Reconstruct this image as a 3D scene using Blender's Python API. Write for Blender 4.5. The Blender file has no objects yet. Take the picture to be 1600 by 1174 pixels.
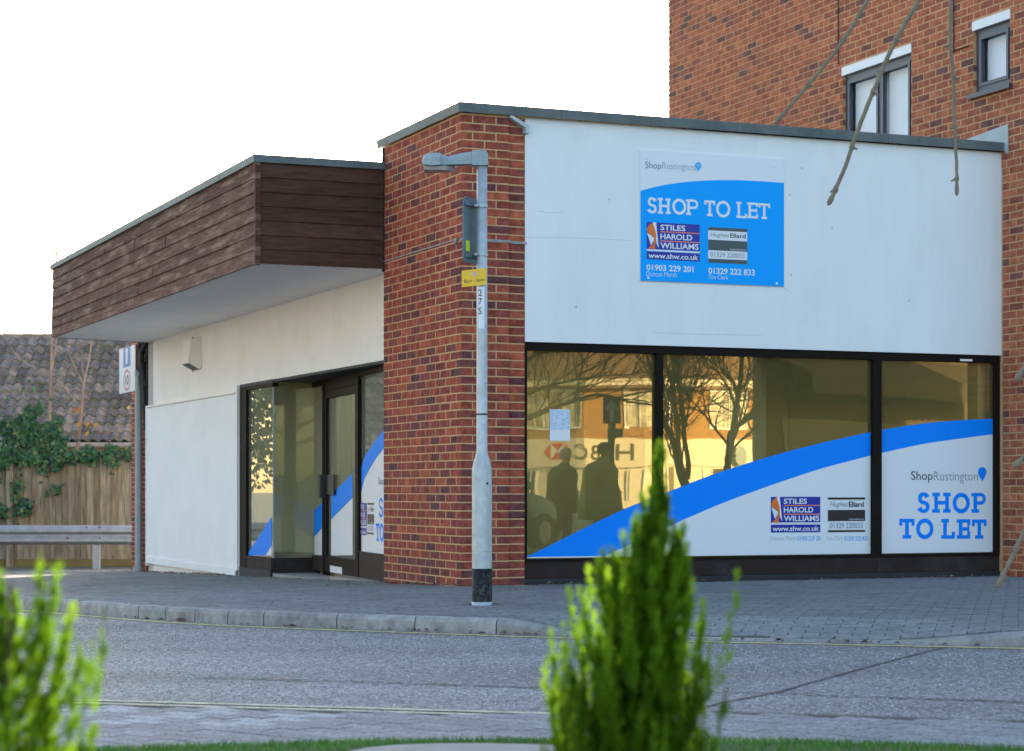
import bpy, math, random
import numpy as np
from mathutils import Vector, Matrix

sc = bpy.context.scene
COL = sc.collection
R = math.radians
rnd = random.Random(7)

# ------------------------------------------------------------------ camera
CAM_H = 0.86
cam_d = bpy.data.cameras.new('camera')
cam = bpy.data.objects.new('camera', cam_d)
COL.objects.link(cam)
cam.location = (0, 0, CAM_H)
cam.rotation_euler = (R(90), 0, 0)
cam_d.sensor_width = 36.0
cam_d.lens = 36.0 * 3300 / 1600
cam_d.shift_y = 178.0 / 1600
cam_d.clip_start = 0.05
cam_d.clip_end = 2000
cam_d.dof.use_dof = True
cam_d.dof.focus_distance = 17.5
cam_d.dof.aperture_fstop = 5.0
cam_d.dof.aperture_blades = 7
sc.camera = cam

# ------------------------------------------------------------------ sky and sun
SUN_EL = R(13.8)
SUN_AZ = R(4.2)                     # clockwise from +Y: behind the shop
world = bpy.data.worlds.new('World')
sc.world = world
world.use_nodes = True
wn = world.node_tree.nodes
wl = world.node_tree.links
wn.clear()
sky = wn.new('ShaderNodeTexSky')
sky.sky_type = 'NISHITA'
sky.sun_disc = False
sky.sun_elevation = SUN_EL
sky.sun_rotation = SUN_AZ
sky.air_density = 1.0
sky.dust_density = 1.6
sky.ozone_density = 1.0
bg = wn.new('ShaderNodeBackground')
bg.inputs[1].default_value = 0.15
out = wn.new('ShaderNodeOutputWorld')
wl.new(sky.outputs[0], bg.inputs[0])
wl.new(bg.outputs[0], out.inputs[0])

S_DIR = Vector((math.sin(SUN_AZ) * math.cos(SUN_EL), math.cos(SUN_AZ) * math.cos(SUN_EL), math.sin(SUN_EL)))
sun_d = bpy.data.lights.new('sun', 'SUN')
sun_d.energy = 5.0
sun_d.angle = R(0.5)
sun_d.color = (1.0, 0.86, 0.66)
sun = bpy.data.objects.new('sun', sun_d)
COL.objects.link(sun)
sun.rotation_euler = S_DIR.to_track_quat('Z', 'Y').to_euler()
sun.location = (0, 30, 40)

vs = sc.view_settings
vs.view_transform = 'Standard'
vs.look = 'None'
vs.gamma = 1.0
vs.use_curve_mapping = False
vs.exposure = 1.9
sc.render.engine = 'CYCLES'
sc.cycles.max_bounces = 8
sc.cycles.transparent_max_bounces = 16
sc.cycles.caustics_reflective = False
sc.cycles.caustics_refractive = False

# ------------------------------------------------------------------ helpers
U = Vector((0.923932, 0.382557, 0))       # along the shop front, to the right
V = Vector((-0.382557, 0.923932, 0))      # along the side wall, away from the street
P0 = Vector((-0.44886, 18.75, 0))         # the street corner of the brick pillar
F = 3300.0


def W(a, b, z=0.0):
    return P0 + U * a + V * b + Vector((0, 0, z))


def ground_h(x, y):
    b = (x - P0.x) * V.x + (y - P0.y) * V.y
    return -0.0265 * min(max(b, 0.0), 25.0)


def fp(px, py, b=0.0):
    """size chart of the street front (plane b): photo coordinates -> (a, z) on the wall"""
    o = P0 + V * b
    r = (px - 800.0) / F
    t = (o.x * U.y - o.y * U.x) / (r * U.y - U.x)
    a = (r * t - o.x) / U.x
    return a, CAM_H + (765.0 - py) * t / F


WL = {}


class MB:
    """collects faces; build() links them as ONE mesh object"""
    def __init__(self):
        self.v = []
        self.f = []
        self.t = []

    def face(self, pts, tone=0.5):
        i = len(self.v)
        self.v.extend([tuple(p) for p in pts])
        self.f.append(tuple(range(i, i + len(pts))))
        self.t.append(tone)

    def box(self, x0, x1, y0, y1, z0, z1, fr=None, tone=0.5, skip=''):
        c = [(x, y, z) for z in (z0, z1) for y in (y0, y1) for x in (x0, x1)]
        if fr:
            c = [tuple(fr(*p)) for p in c]
        i = len(self.v)
        self.v.extend(c)
        for k, q in (('d', (0, 2, 3, 1)), ('u', (4, 5, 7, 6)), ('f', (0, 1, 5, 4)), ('b', (2, 6, 7, 3)), ('l', (0, 4, 6, 2)), ('r', (1, 3, 7, 5))):
            if k in skip:
                continue
            self.f.append(tuple(i + j for j in q))
            self.t.append(tone)

    def tube(self, pts, rad, n=8, tone=0.5, cap=True):
        pts = [Vector(p) for p in pts]
        if not isinstance(rad, (list, tuple)):
            rad = [rad] * len(pts)
        i0 = len(self.v)
        up = Vector((0.13, 0.31, 0.94))
        for k, p in enumerate(pts):
            d = (pts[min(k + 1, len(pts) - 1)] - pts[max(k - 1, 0)]).normalized()
            if abs(d.dot(up)) > 0.97:
                up = Vector((0.94, 0.13, 0.31))
            s = d.cross(up).normalized()
            q = s.cross(d).normalized()
            for j in range(n):
                an = 2 * math.pi * j / n
                self.v.append(tuple(p + (s * math.cos(an) + q * math.sin(an)) * rad[k]))
        for k in range(len(pts) - 1):
            for j in range(n):
                a = i0 + k * n + j
                b = i0 + k * n + (j + 1) % n
                self.f.append((a, b, b + n, a + n))
                self.t.append(tone)
        if cap:
            self.f.append(tuple(i0 + j for j in reversed(range(n))))
            self.f.append(tuple(i0 + (len(pts) - 1) * n + j for j in range(n)))
            self.t += [tone, tone]

    def lathe(self, prof, n=24, c=(0, 0), tone=0.5):
        i0 = len(self.v)
        for r_, z in prof:
            for j in range(n):
                an = 2 * math.pi * j / n
                self.v.append((c[0] + r_ * math.cos(an), c[1] + r_ * math.sin(an), z))
        for k in range(len(prof) - 1):
            for j in range(n):
                a = i0 + k * n + j
                b = i0 + k * n + (j + 1) % n
                self.f.append((a, b, b + n, a + n))
                self.t.append(tone)
        self.f.append(tuple(i0 + (len(prof) - 1) * n + j for j in range(n)))
        self.t.append(tone)

    def prism(self, poly, d0, d1, fr, tone=0.5):
        """poly in 2D, extruded between depths d0 and d1; fr(x, y, depth) -> point"""
        n = len(poly)
        i = len(self.v)
        for d in (d0, d1):
            self.v.extend([tuple(fr(x, y, d)) for x, y in poly])
        self.f.append(tuple(i + j for j in range(n)))
        self.f.append(tuple(i + n + j for j in reversed(range(n))))
        for j in range(n):
            k = (j + 1) % n
            self.f.append((i + j, i + n + j, i + n + k, i + k))
        self.t += [tone] * (n + 2)

    def ring(self, c, rx, ry, n=14):
        return [(c[0] + rx * math.cos(2 * math.pi * j / n), c[1] + ry * math.sin(2 * math.pi * j / n), c[2]) for j in range(n)]

    def loft(self, rings, tone=0.5, cap=True):
        i0 = len(self.v)
        n = len(rings[0])
        for r_ in rings:
            self.v.extend([tuple(p) for p in r_])
        for k in range(len(rings) - 1):
            for j in range(n):
                a = i0 + k * n + j
                b = i0 + k * n + (j + 1) % n
                self.f.append((a, b, b + n, a + n))
                self.t.append(tone)
        if cap:
            self.f.append(tuple(i0 + j for j in reversed(range(n))))
            self.f.append(tuple(i0 + (len(rings) - 1) * n + j for j in range(n)))
            self.t += [tone, tone]

    def mesh(self, name, mat=None, smooth=False):
        me = bpy.data.meshes.new(name)
        me.from_pydata(self.v, [], self.f)
        at = me.attributes.new('tone', 'FLOAT', 'FACE')
        at.data.foreach_set('value', [float(x) for x in self.t])
        if mat:
            me.materials.append(mat)
        if smooth:
            me.polygons.foreach_set('use_smooth', [True] * len(me.polygons))
        me.update()
        return me

    def build(self, name, mat, parent=None, smooth=False, kind=None, label=None, local=False):
        o = bpy.data.objects.new(name, self.mesh(name, mat, smooth))
        COL.objects.link(o)
        put(o, parent, None if local else (0, 0, 0))
        if kind:
            o['kind'] = kind
        if label:
            o['label'] = label
        return o


def put(o, parent, wloc):
    """parent an object; wloc = its place in the world (None: local to the parent)"""
    if parent is not None:
        o.parent = parent
        if wloc is None:
            WL[o.name] = WL.get(parent.name, Vector((0, 0, 0)))
        else:
            o.location = Vector(wloc) - WL.get(parent.name, Vector((0, 0, 0)))
            WL[o.name] = Vector(wloc)
    else:
        o.location = Vector(wloc or (0, 0, 0))
        WL[o.name] = Vector(wloc or (0, 0, 0))
    return o


def thing(name, label, cat, loc=(0, 0, 0), rz=0.0, group=None):
    o = bpy.data.objects.new(name, None)
    COL.objects.link(o)
    o.empty_display_size = 0.2
    o.location = loc
    o.rotation_euler = (0, 0, rz)
    WL[o.name] = Vector(loc)
    return tag(o, label, cat, group)


def tag(o, label, cat, group=None):
    o['label'] = label
    o['category'] = cat
    if group:
        o['group'] = group
    return o


def struct(o):
    o['kind'] = 'structure'
    return o


# ------------------------------------------------------------------ materials
def new_mat(name):
    m = bpy.data.materials.new(name)
    m.use_nodes = True
    nt = m.node_tree
    nt.nodes.clear()
    return m, nt, nt.nodes, nt.links


def coords(nt, rand=False):
    tc = nt.nodes.new('ShaderNodeTexCoord')
    if not rand:
        return tc.outputs['Object']
    oi = nt.nodes.new('ShaderNodeObjectInfo')
    ml = nt.nodes.new('ShaderNodeMath')
    ml.operation = 'MULTIPLY'
    ml.inputs[1].default_value = 37.0
    nt.links.new(oi.outputs['Random'], ml.inputs[0])
    ad = nt.nodes.new('ShaderNodeVectorMath')
    ad.operation = 'ADD'
    nt.links.new(tc.outputs['Object'], ad.inputs[0])
    nt.links.new(ml.outputs[0], ad.inputs[1])
    return ad.outputs[0]


def pm(name, c1, c2=None, scale=6.0, rough=0.8, bump=0.0, bscale=None, stretch=None, spec=0.5, ramp=None, rand=False,
       lo=0.35, hi=0.65, metal=0.0, grime=None, gscale=1.2, gamt=0.5, trans=0.0, detail=5.0, noisemix=0.35):
    """principled material: two colours mixed by noise; ramp = colours picked by the 'tone' attribute of each face"""
    m, nt, N, L = new_mat(name)
    o = N.new('ShaderNodeOutputMaterial')
    p = N.new('ShaderNodeBsdfPrincipled')
    p.inputs['Roughness'].default_value = rough
    p.inputs['Metallic'].default_value = metal
    p.inputs['Specular IOR Level'].default_value = spec
    co = coords(nt, rand)
    if stretch:
        mp = N.new('ShaderNodeMapping')
        mp.inputs['Scale'].default_value = stretch
        L.new(co, mp.inputs[0])
        co = mp.outputs[0]
    no = N.new('ShaderNodeTexNoise')
    no.inputs['Scale'].default_value = scale
    no.inputs['Detail'].default_value = detail
    no.inputs['Roughness'].default_value = 0.6
    L.new(co, no.inputs['Vector'])
    mr = N.new('ShaderNodeMapRange')
    mr.inputs[1].default_value = lo
    mr.inputs[2].default_value = hi
    L.new(no.outputs['Fac'], mr.inputs[0])
    if ramp:
        at = N.new('ShaderNodeAttribute')
        at.attribute_name = 'tone'
        cr = N.new('ShaderNodeValToRGB')
        cr.color_ramp.elements[0].position = 0.0
        cr.color_ramp.elements[0].color = (*ramp[0], 1)
        cr.color_ramp.elements[1].position = 1.0
        cr.color_ramp.elements[1].color = (*ramp[-1], 1)
        for k in range(1, len(ramp) - 1):
            e = cr.color_ramp.elements.new(k / (len(ramp) - 1))
            e.color = (*ramp[k], 1)
        L.new(at.outputs['Fac'], cr.inputs[0])
        mx = N.new('ShaderNodeMix')
        mx.data_type = 'RGBA'
        mx.blend_type = 'MULTIPLY'
        L.new(cr.outputs[0], mx.inputs[6])
        k = noisemix
        cc = N.new('ShaderNodeMix')
        cc.data_type = 'RGBA'
        cc.inputs[6].default_value = (1 - k, 1 - k, 1 - k, 1)
        cc.inputs[7].default_value = (1 + k, 1 + k, 1 + k, 1)
        L.new(mr.outputs[0], cc.inputs[0])
        L.new(cc.outputs[2], mx.inputs[7])
        mx.inputs[0].default_value = 1.0
        col = mx.outputs[2]
    else:
        mx = N.new('ShaderNodeMix')
        mx.data_type = 'RGBA'
        mx.inputs[6].default_value = (*c1, 1)
        mx.inputs[7].default_value = (*(c2 or c1), 1)
        L.new(mr.outputs[0], mx.inputs[0])
        col = mx.outputs[2]
    if grime:
        n2 = N.new('ShaderNodeTexNoise')
        n2.inputs['Scale'].default_value = gscale
        n2.inputs['Detail'].default_value = 7
        n2.inputs['Roughness'].default_value = 0.65
        L.new(co, n2.inputs['Vector'])
        m2 = N.new('ShaderNodeMapRange')
        m2.inputs[1].default_value = 0.48
        m2.inputs[2].default_value = 0.72
        m2.inputs[4].default_value = gamt
        L.new(n2.outputs['Fac'], m2.inputs[0])
        g = N.new('ShaderNodeMix')
        g.data_type = 'RGBA'
        L.new(m2.outputs[0], g.inputs[0])
        L.new(col, g.inputs[6])
        g.inputs[7].default_value = (*grime, 1)
        col = g.outputs[2]
    L.new(col, p.inputs['Base Color'])
    if bump:
        bn = N.new('ShaderNodeTexNoise')
        bn.inputs['Scale'].default_value = bscale or scale * 4
        bn.inputs['Detail'].default_value = 4
        L.new(co, bn.inputs['Vector'])
        bp = N.new('ShaderNodeBump')
        bp.inputs['Strength'].default_value = bump
        bp.inputs['Distance'].default_value = 0.01
        L.new(bn.outputs['Fac'], bp.inputs['Height'])
        L.new(bp.outputs[0], p.inputs['Normal'])
    if trans:
        tr = N.new('ShaderNodeBsdfTranslucent')
        L.new(col, tr.inputs[0])
        ms = N.new('ShaderNodeMixShader')
        ms.inputs[0].default_value = trans
        L.new(p.outputs[0], ms.inputs[1])
        L.new(tr.outputs[0], ms.inputs[2])
        L.new(ms.outputs[0], o.inputs[0])
    else:
        L.new(p.outputs[0], o.inputs[0])
    return m


def glass_mat(name, tint, gain=2.0, base=0.03, wave=0.0, refl=(1, 1, 1), veil=0.0, veil_col=(0.8, 0.75, 0.5)):
    m, nt, N, L = new_mat(name)
    o = N.new('ShaderNodeOutputMaterial')
    fr = N.new('ShaderNodeFresnel')
    fr.inputs[0].default_value = 1.52
    ma = N.new('ShaderNodeMath')
    ma.operation = 'MULTIPLY_ADD'
    ma.use_clamp = True
    ma.inputs[1].default_value = gain
    ma.inputs[2].default_value = base
    L.new(fr.outputs[0], ma.inputs[0])
    tr = N.new('ShaderNodeBsdfTransparent')
    tr.inputs[0].default_value = (*tint, 1)
    gl = N.new('ShaderNodeBsdfGlossy')
    gl.inputs['Roughness'].default_value = 0.0
    gl.inputs[0].default_value = (*refl, 1)
    ms = N.new('ShaderNodeMixShader')
    L.new(ma.outputs[0], ms.inputs[0])
    L.new(tr.outputs[0], ms.inputs[1])
    L.new(gl.outputs[0], ms.inputs[2])
    if veil:  # pale diffuse veil mixed into the glass, imitating a brighter interior
        df = N.new('ShaderNodeBsdfDiffuse')
        df.inputs[0].default_value = (*veil_col, 1)
        m2 = N.new('ShaderNodeMixShader')
        m2.inputs[0].default_value = veil
        L.new(ms.outputs[0], m2.inputs[1])
        L.new(df.outputs[0], m2.inputs[2])
        L.new(m2.outputs[0], o.inputs[0])
    else:
        L.new(ms.outputs[0], o.inputs[0])
    if wave:
        co = coords(nt)
        n = N.new('ShaderNodeTexNoise')
        n.inputs['Scale'].default_value = 1.3
        n.inputs['Detail'].default_value = 1
        L.new(co, n.inputs['Vector'])
        b = N.new('ShaderNodeBump')
        b.inputs['Strength'].default_value = wave
        b.inputs['Distance'].default_value = 0.002
        L.new(n.outputs['Fac'], b.inputs['Height'])
        L.new(b.outputs[0], gl.inputs['Normal'])
    return m


BRICK_RAMP = [(0.11, 0.045, 0.05), (0.17, 0.052, 0.05), (0.24, 0.06, 0.045), (0.30, 0.068, 0.042), (0.35, 0.08, 0.044), (0.39, 0.105, 0.048)]
APT_RAMP = [(0.15, 0.07, 0.065), (0.24, 0.082, 0.058), (0.33, 0.10, 0.058), (0.39, 0.118, 0.062), (0.43, 0.138, 0.068), (0.47, 0.165, 0.08)]
M_brick = pm('red_brick', None, ramp=BRICK_RAMP, scale=11, rough=0.85, spec=0.2, bump=0.35, bscale=120, rand=True, noisemix=0.38, grime=(0.13, 0.058, 0.052), gscale=6, gamt=0.7)
M_brick2 = pm('orange_brick', None, ramp=APT_RAMP, scale=11, rough=0.85, spec=0.2, bump=0.35, bscale=120, rand=True, noisemix=0.32, grime=(0.22, 0.11, 0.085), gscale=5, gamt=0.55)
M_mortar = pm('mortar', (0.62, 0.37, 0.19), (0.50, 0.30, 0.16), scale=9, rough=0.95, bump=0.3, bscale=160)
M_white = pm('white_render', (0.87, 0.86, 0.86), (0.82, 0.82, 0.825), scale=1.3, rough=0.7, bump=0.15, bscale=60, grime=(0.70, 0.70, 0.69), gscale=2.2, gamt=0.3)
M_cream = pm('cream_render', (0.90, 0.86, 0.81), (0.86, 0.82, 0.775), scale=1.3, rough=0.75, bump=0.15, bscale=60, grime=(0.74, 0.68, 0.61), gscale=1.8, gamt=0.35)
M_panel = pm('white_panel', (0.81, 0.815, 0.82), (0.765, 0.775, 0.785), scale=1.6, rough=0.55, bump=0.12, bscale=18, stretch=(1.6, 1.6, 0.5), grime=(0.68, 0.68, 0.67), gscale=2.6, gamt=0.35)
M_coping = pm('lead_coping', (0.075, 0.10, 0.105), (0.12, 0.145, 0.145), scale=5, rough=0.6, bump=0.2, grime=(0.20, 0.21, 0.19), gamt=0.4)
M_flash = pm('pale_flashing', (0.42, 0.50, 0.52), (0.36, 0.42, 0.44), scale=5, rough=0.5)
M_lead = pm('lead_strip', (0.22, 0.22, 0.23), (0.36, 0.35, 0.34), scale=20, rough=0.7)
M_wood = pm('brown_timber', None, ramp=[(0.075, 0.032, 0.023), (0.10, 0.044, 0.031), (0.125, 0.056, 0.039), (0.155, 0.07, 0.05)], scale=5, rough=0.75, spec=0.12, bump=0.3, bscale=40,
            stretch=(1, 1, 9), grime=(0.36, 0.25, 0.18), gscale=1.5, gamt=0.8, noisemix=0.3)
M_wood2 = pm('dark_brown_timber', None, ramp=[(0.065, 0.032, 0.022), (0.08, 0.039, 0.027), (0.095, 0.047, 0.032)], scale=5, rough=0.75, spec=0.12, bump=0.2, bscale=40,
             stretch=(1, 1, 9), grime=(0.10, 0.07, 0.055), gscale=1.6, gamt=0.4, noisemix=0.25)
M_soffit = pm('soffit_paint', (0.82, 0.82, 0.83), (0.77, 0.78, 0.79), scale=2, rough=0.6)
M_frame = pm('brown_frame', (0.018, 0.011, 0.009), (0.012, 0.009, 0.008), scale=6, rough=0.55, spec=0.06)
M_kick = pm('kick_panel', (0.038, 0.024, 0.022), (0.026, 0.019, 0.019), scale=3, rough=0.6, spec=0.1, grime=(0.09, 0.08, 0.075), gscale=3, gamt=0.4)
M_black = pm('black_soffit', (0.022, 0.024, 0.028), (0.03, 0.032, 0.036), scale=4, rough=0.6, spec=0.25)
M_glass = glass_mat('shop_glass', (0.93, 0.87, 0.60), 4.6, 0.07, 0.35, (1.0, 0.85, 0.44), 0.085, (0.80, 0.68, 0.27))
M_glass2 = glass_mat('entrance_glass', (0.92, 0.95, 0.84), 1.6, 0.02, 0.3, (1, 1, 0.9), 0.12, (0.78, 0.82, 0.66))
M_glass3 = glass_mat('window_glass', (0.9, 0.92, 0.95), 0.12, 0.0)
M_blue = pm('blue_print', (0.0, 0.235, 0.93), rough=0.5, spec=0.15)
M_bblue = pm('board_blue', (0.0, 0.36, 0.95), rough=0.5, spec=0.15)
M_wprint = pm('white_print', (0.74, 0.76, 0.80), rough=0.4)
M_navy = pm('navy_print', (0.004, 0.02, 0.33), rough=0.4)
M_orange = pm('orange_print', (0.75, 0.16, 0.01), rough=0.4)
M_salmon = pm('salmon_print', (0.72, 0.2, 0.16), rough=0.4)
M_kprint = pm('black_print', (0.012, 0.013, 0.015), rough=0.4)
M_dprint = pm('slate_print', (0.05, 0.075, 0.085), rough=0.4)
M_gprint = pm('grey_print', (0.20, 0.26, 0.32), rough=0.4)
M_lprint = pm('pale_grey_print', (0.36, 0.43, 0.52), rough=0.4)
M_cyan = pm('cyan_print', (0.03, 0.42, 0.80), rough=0.4)
M_redp = pm('red_print', (0.60, 0.03, 0.05), rough=0.4)
M_metal = pm('galvanised_steel', (0.40, 0.43, 0.46), (0.52, 0.55, 0.58), scale=14, rough=0.5, metal=0.35, grime=(0.3, 0.31, 0.31), gscale=5, gamt=0.35)
M_lampgrey = pm('lantern_grey', (0.26, 0.32, 0.34), (0.31, 0.37, 0.39), scale=8, rough=0.5)
M_signback = pm('sign_back_grey', (0.10, 0.15, 0.18), (0.13, 0.18, 0.21), scale=8, rough=0.45)
M_yellow = pm('yellow_plate', (0.85, 0.50, 0.005), (0.80, 0.46, 0.005), scale=20, rough=0.4)
M_pvc = pm('grey_plastic', (0.30, 0.36, 0.38), (0.26, 0.31, 0.33), scale=4, rough=0.5)
M_interior = pm('interior_wall', (0.86, 0.81, 0.50), (0.80, 0.75, 0.46), scale=1, rough=0.9)
M_ceil = pm('interior_ceiling', (0.75, 0.70, 0.55), rough=0.9)
M_floor = pm('interior_floor', (0.42, 0.36, 0.27), (0.36, 0.31, 0.23), scale=4, rough=0.7)
M_column = pm('interior_column', (0.80, 0.78, 0.66), rough=0.9)
M_upvc = pm('anthracite_frame', (0.05, 0.055, 0.075), (0.06, 0.065, 0.085), scale=5, rough=0.4)
M_blind = pm('white_blind', (0.78, 0.78, 0.82), (0.72, 0.72, 0.77), scale=2, rough=0.8)
M_kerb = pm('kerb_concrete', None, ramp=[(0.255, 0.25, 0.245), (0.295, 0.29, 0.283), (0.335, 0.33, 0.32)], scale=14, rough=0.85, bump=0.3, bscale=120, rand=True, grime=(0.09, 0.09, 0.085), gscale=5, gamt=0.6, noisemix=0.2)
M_paver = pm('grey_paver', None, ramp=[(0.145, 0.15, 0.158), (0.18, 0.187, 0.195), (0.22, 0.228, 0.236)], scale=20, rough=0.8, bump=0.3, bscale=160, noisemix=0.25, grime=(0.07, 0.085, 0.06), gscale=1.1, gamt=0.35)
M_joint = pm('paver_joint', (0.04, 0.045, 0.045), (0.07, 0.075, 0.07), scale=8, rough=0.95)
M_yline = pm('worn_yellow_paint', (0.68, 0.60, 0.20), (0.34, 0.33, 0.22), scale=18, rough=0.8, lo=0.45, hi=0.6)
M_yline2 = pm('pale_worn_paint', (0.66, 0.64, 0.42), (0.38, 0.38, 0.33), scale=18, rough=0.8, lo=0.48, hi=0.62)
M_seam = pm('bitumen_seam', (0.025, 0.028, 0.03), (0.05, 0.05, 0.045), scale=12, rough=0.7)
M_stone = pm('pale_slab', (0.32, 0.31, 0.29), (0.26, 0.255, 0.24), scale=10, rough=0.85, bump=0.2, bscale=100)


def road_mat():
    m, nt, N, L = new_mat('chipped_asphalt')
    o = N.new('ShaderNodeOutputMaterial')
    p = N.new('ShaderNodeBsdfPrincipled')
    p.inputs['Roughness'].default_value = 0.75
    p.inputs['Specular IOR Level'].default_value = 0.35
    co = coords(nt)
    vo = N.new('ShaderNodeTexVoronoi')
    vo.inputs['Scale'].default_value = 75
    L.new(co, vo.inputs['Vector'])
    cr = N.new('ShaderNodeValToRGB')
    cr.color_ramp.interpolation = 'LINEAR'
    e = cr.color_ramp.elements
    e[0].position = 0.0
    e[0].color = (0.075, 0.079, 0.086, 1)
    e[1].position = 1.0
    e[1].color = (0.50, 0.50, 0.50, 1)
    for pos, c in ((0.45, 0.185), (0.72, 0.26), (0.9, 0.36)):
        k = e.new(pos)
        k.color = (c, c * 1.01, c * 1.03, 1)
    sp = N.new('ShaderNodeSeparateColor')
    L.new(vo.outputs['Color'], sp.inputs[0])
    L.new(sp.outputs[0], cr.inputs[0])
    n1 = N.new('ShaderNodeTexNoise')
    n1.inputs['Scale'].default_value = 0.9
    n1.inputs['Detail'].default_value = 6
    mp = N.new('ShaderNodeMapping')
    mp.inputs['Scale'].default_value = (0.35, 1.3, 1)
    mp.inputs['Rotation'].default_value = (0, 0, R(13))
    L.new(co, mp.inputs[0])
    L.new(mp.outputs[0], n1.inputs['Vector'])
    mr = N.new('ShaderNodeMapRange')
    mr.inputs[1].default_value = 0.32
    mr.inputs[2].default_value = 0.68
    mr.inputs[3].default_value = 0.78
    mr.inputs[4].default_value = 1.22
    L.new(n1.outputs['Fac'], mr.inputs[0])
    vm = N.new('ShaderNodeVectorMath')
    vm.operation = 'SCALE'
    L.new(cr.outputs[0], vm.inputs[0])
    L.new(mr.outputs[0], vm.inputs['Scale'])
    L.new(vm.outputs[0], p.inputs['Base Color'])
    bp = N.new('ShaderNodeBump')
    bp.inputs['Strength'].default_value = 0.8
    bp.inputs['Distance'].default_value = 0.012
    L.new(sp.outputs[1], bp.inputs['Height'])
    L.new(bp.outputs[0], p.inputs['Normal'])
    L.new(p.outputs[0], o.inputs[0])
    return m


M_asphalt = road_mat()

# ------------------------------------------------------------------ ground
KX = [-60, -30, -16, -8, -5.5, -3.88, -2.63, -1.91, -1.31, -0.75, -0.085, 0.416, 1.3, 2.28, 3.13, 6, 14, 40, 120]
KY = [40, 31, 24.5, 20.2, 18.25, 16.95, 15.5, 14.95, 14.62, 14.34, 14.0, 13.75, 13.42, 13.15, 12.88, 12.05, 10.2, 6, -8]
_kx = np.linspace(-60, 120, 3601)
_ky = np.interp(_kx, KX, KY)
_w = 23
_ky = np.convolve(np.pad(_ky, _w // 2, mode='edge'), np.ones(_w) / _w, mode='valid')


def kerb_y(x):
    return float(np.interp(x, _kx, _ky))


def smooth01(t):
    t = min(max(t, 0.0), 1.0)
    return t * t * (3 - 2 * t)


def drop_at(x):                      # the dropped kerb: 0 = full height, 1 = flush
    return smooth01((x + 0.10) / 0.60) * (1 - smooth01((x - 2.25) / 1.1))


def pave_h(x, y):
    d = y - kerb_y(x)
    return ground_h(x, y) - 0.088 * drop_at(x) * (1 - min(1.0, max(0.0, (d - 0.1) / 0.85)))


def grid(xs, ys, hf, mb=None):
    mb = mb or MB()
    i0 = len(mb.v)
    nx = len(xs)
    for y in ys:
        for x in xs:
            mb.v.append((x, y, hf(x, y)))
    for j in range(len(ys) - 1):
        for i in range(nx - 1):
            a = i0 + j * nx + i
            mb.f.append((a, a + 1, a + nx + 1, a + nx))
            mb.t.append(0.5)
    return mb


M_ground = pm('far_ground', (0.07, 0.08, 0.05), (0.10, 0.10, 0.08), scale=0.3, rough=0.95)
struct(grid([-700, -300, -100, -40, 0, 40, 120, 300, 700], [-700, -300, -120, -60, 0, 60, 150, 400, 900], lambda x, y: -1.1).build('ground', M_ground))
xs = list(np.linspace(-60, 120, 121))
ys = list(np.linspace(-95, 10, 60)) + list(np.linspace(11, 62, 52))
struct(grid(xs, ys, lambda x, y: ground_h(x, y) - 0.1).build('road', M_asphalt, smooth=True))

# loose and set chippings on the road surface near the camera
_r = np.random.RandomState(5)
n_ = 90000
cx_ = _r.uniform(-5.2, 5.2, n_)
cy_ = _r.uniform(8.4, 17.6, n_)
keep = (np.abs(cx_) < cy_ * 0.2424 + 0.5) & (cy_ < np.interp(cx_, _kx, _ky) - 0.02) & (cy_ > np.interp(cx_, [-12, -6, -2.04, -1, -0.137, 0.77, 2.11, 6, 14], [12.6, 10.72, 9.44, 9.16, 8.93, 9.08, 8.68, 7.58, 5.6]) + 0.02)
patch = np.sin(cx_ * 0.9 + cy_ * 2.1) + np.sin(cx_ * 0.5 - cy_ * 3.7 + 1.0) + _r.uniform(-2.2, 2.2, n_)
keep &= patch > -0.9
cx_, cy_ = cx_[keep], cy_[keep]
n_ = len(cx_)
sz = _r.uniform(0.0035, 0.0085, n_)
an = _r.uniform(0, 6.28, n_)
vv = np.zeros((n_, 5, 3))
for q_ in range(4):
    a_ = an + q_ * math.pi / 2 + _r.uniform(-.3, .3, n_)
    vv[:, q_, 0] = cx_ + np.cos(a_) * sz
    vv[:, q_, 1] = cy_ + np.sin(a_) * sz
    vv[:, q_, 2] = -0.1025
vv[:, 4, 0] = cx_ + _r.uniform(-.3, .3, n_) * sz
vv[:, 4, 1] = cy_ + _r.uniform(-.3, .3, n_) * sz
vv[:, 4, 2] = -0.1 + sz * _r.uniform(0.35, 0.9, n_)
b_ = np.arange(n_) * 5
ff = np.stack([np.stack([b_ + q_, b_ + (q_ + 1) % 4, b_ + 4], 1) for q_ in range(4)], 1).reshape(-1, 3)
me = bpy.data.meshes.new('chippings')
me.from_pydata(vv.reshape(-1, 3).tolist(), [], ff.tolist())
at = me.attributes.new('tone', 'FLOAT', 'FACE')
at.data.foreach_set('value', np.repeat(_r.beta(1.1, 2.0, n_), 4).astype(np.float32))
me.materials.append(pm('stone_chip', None, ramp=[(0.10, 0.105, 0.115), (0.26, 0.265, 0.275), (0.48, 0.48, 0.485), (0.68, 0.68, 0.67)], scale=50, rough=0.7, noisemix=0.1))
chips = bpy.data.objects.new('chippings', me)
COL.objects.link(chips)
chips['kind'] = 'stuff'
put(chips, bpy.data.objects['road'], (0, 0, 0))

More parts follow.
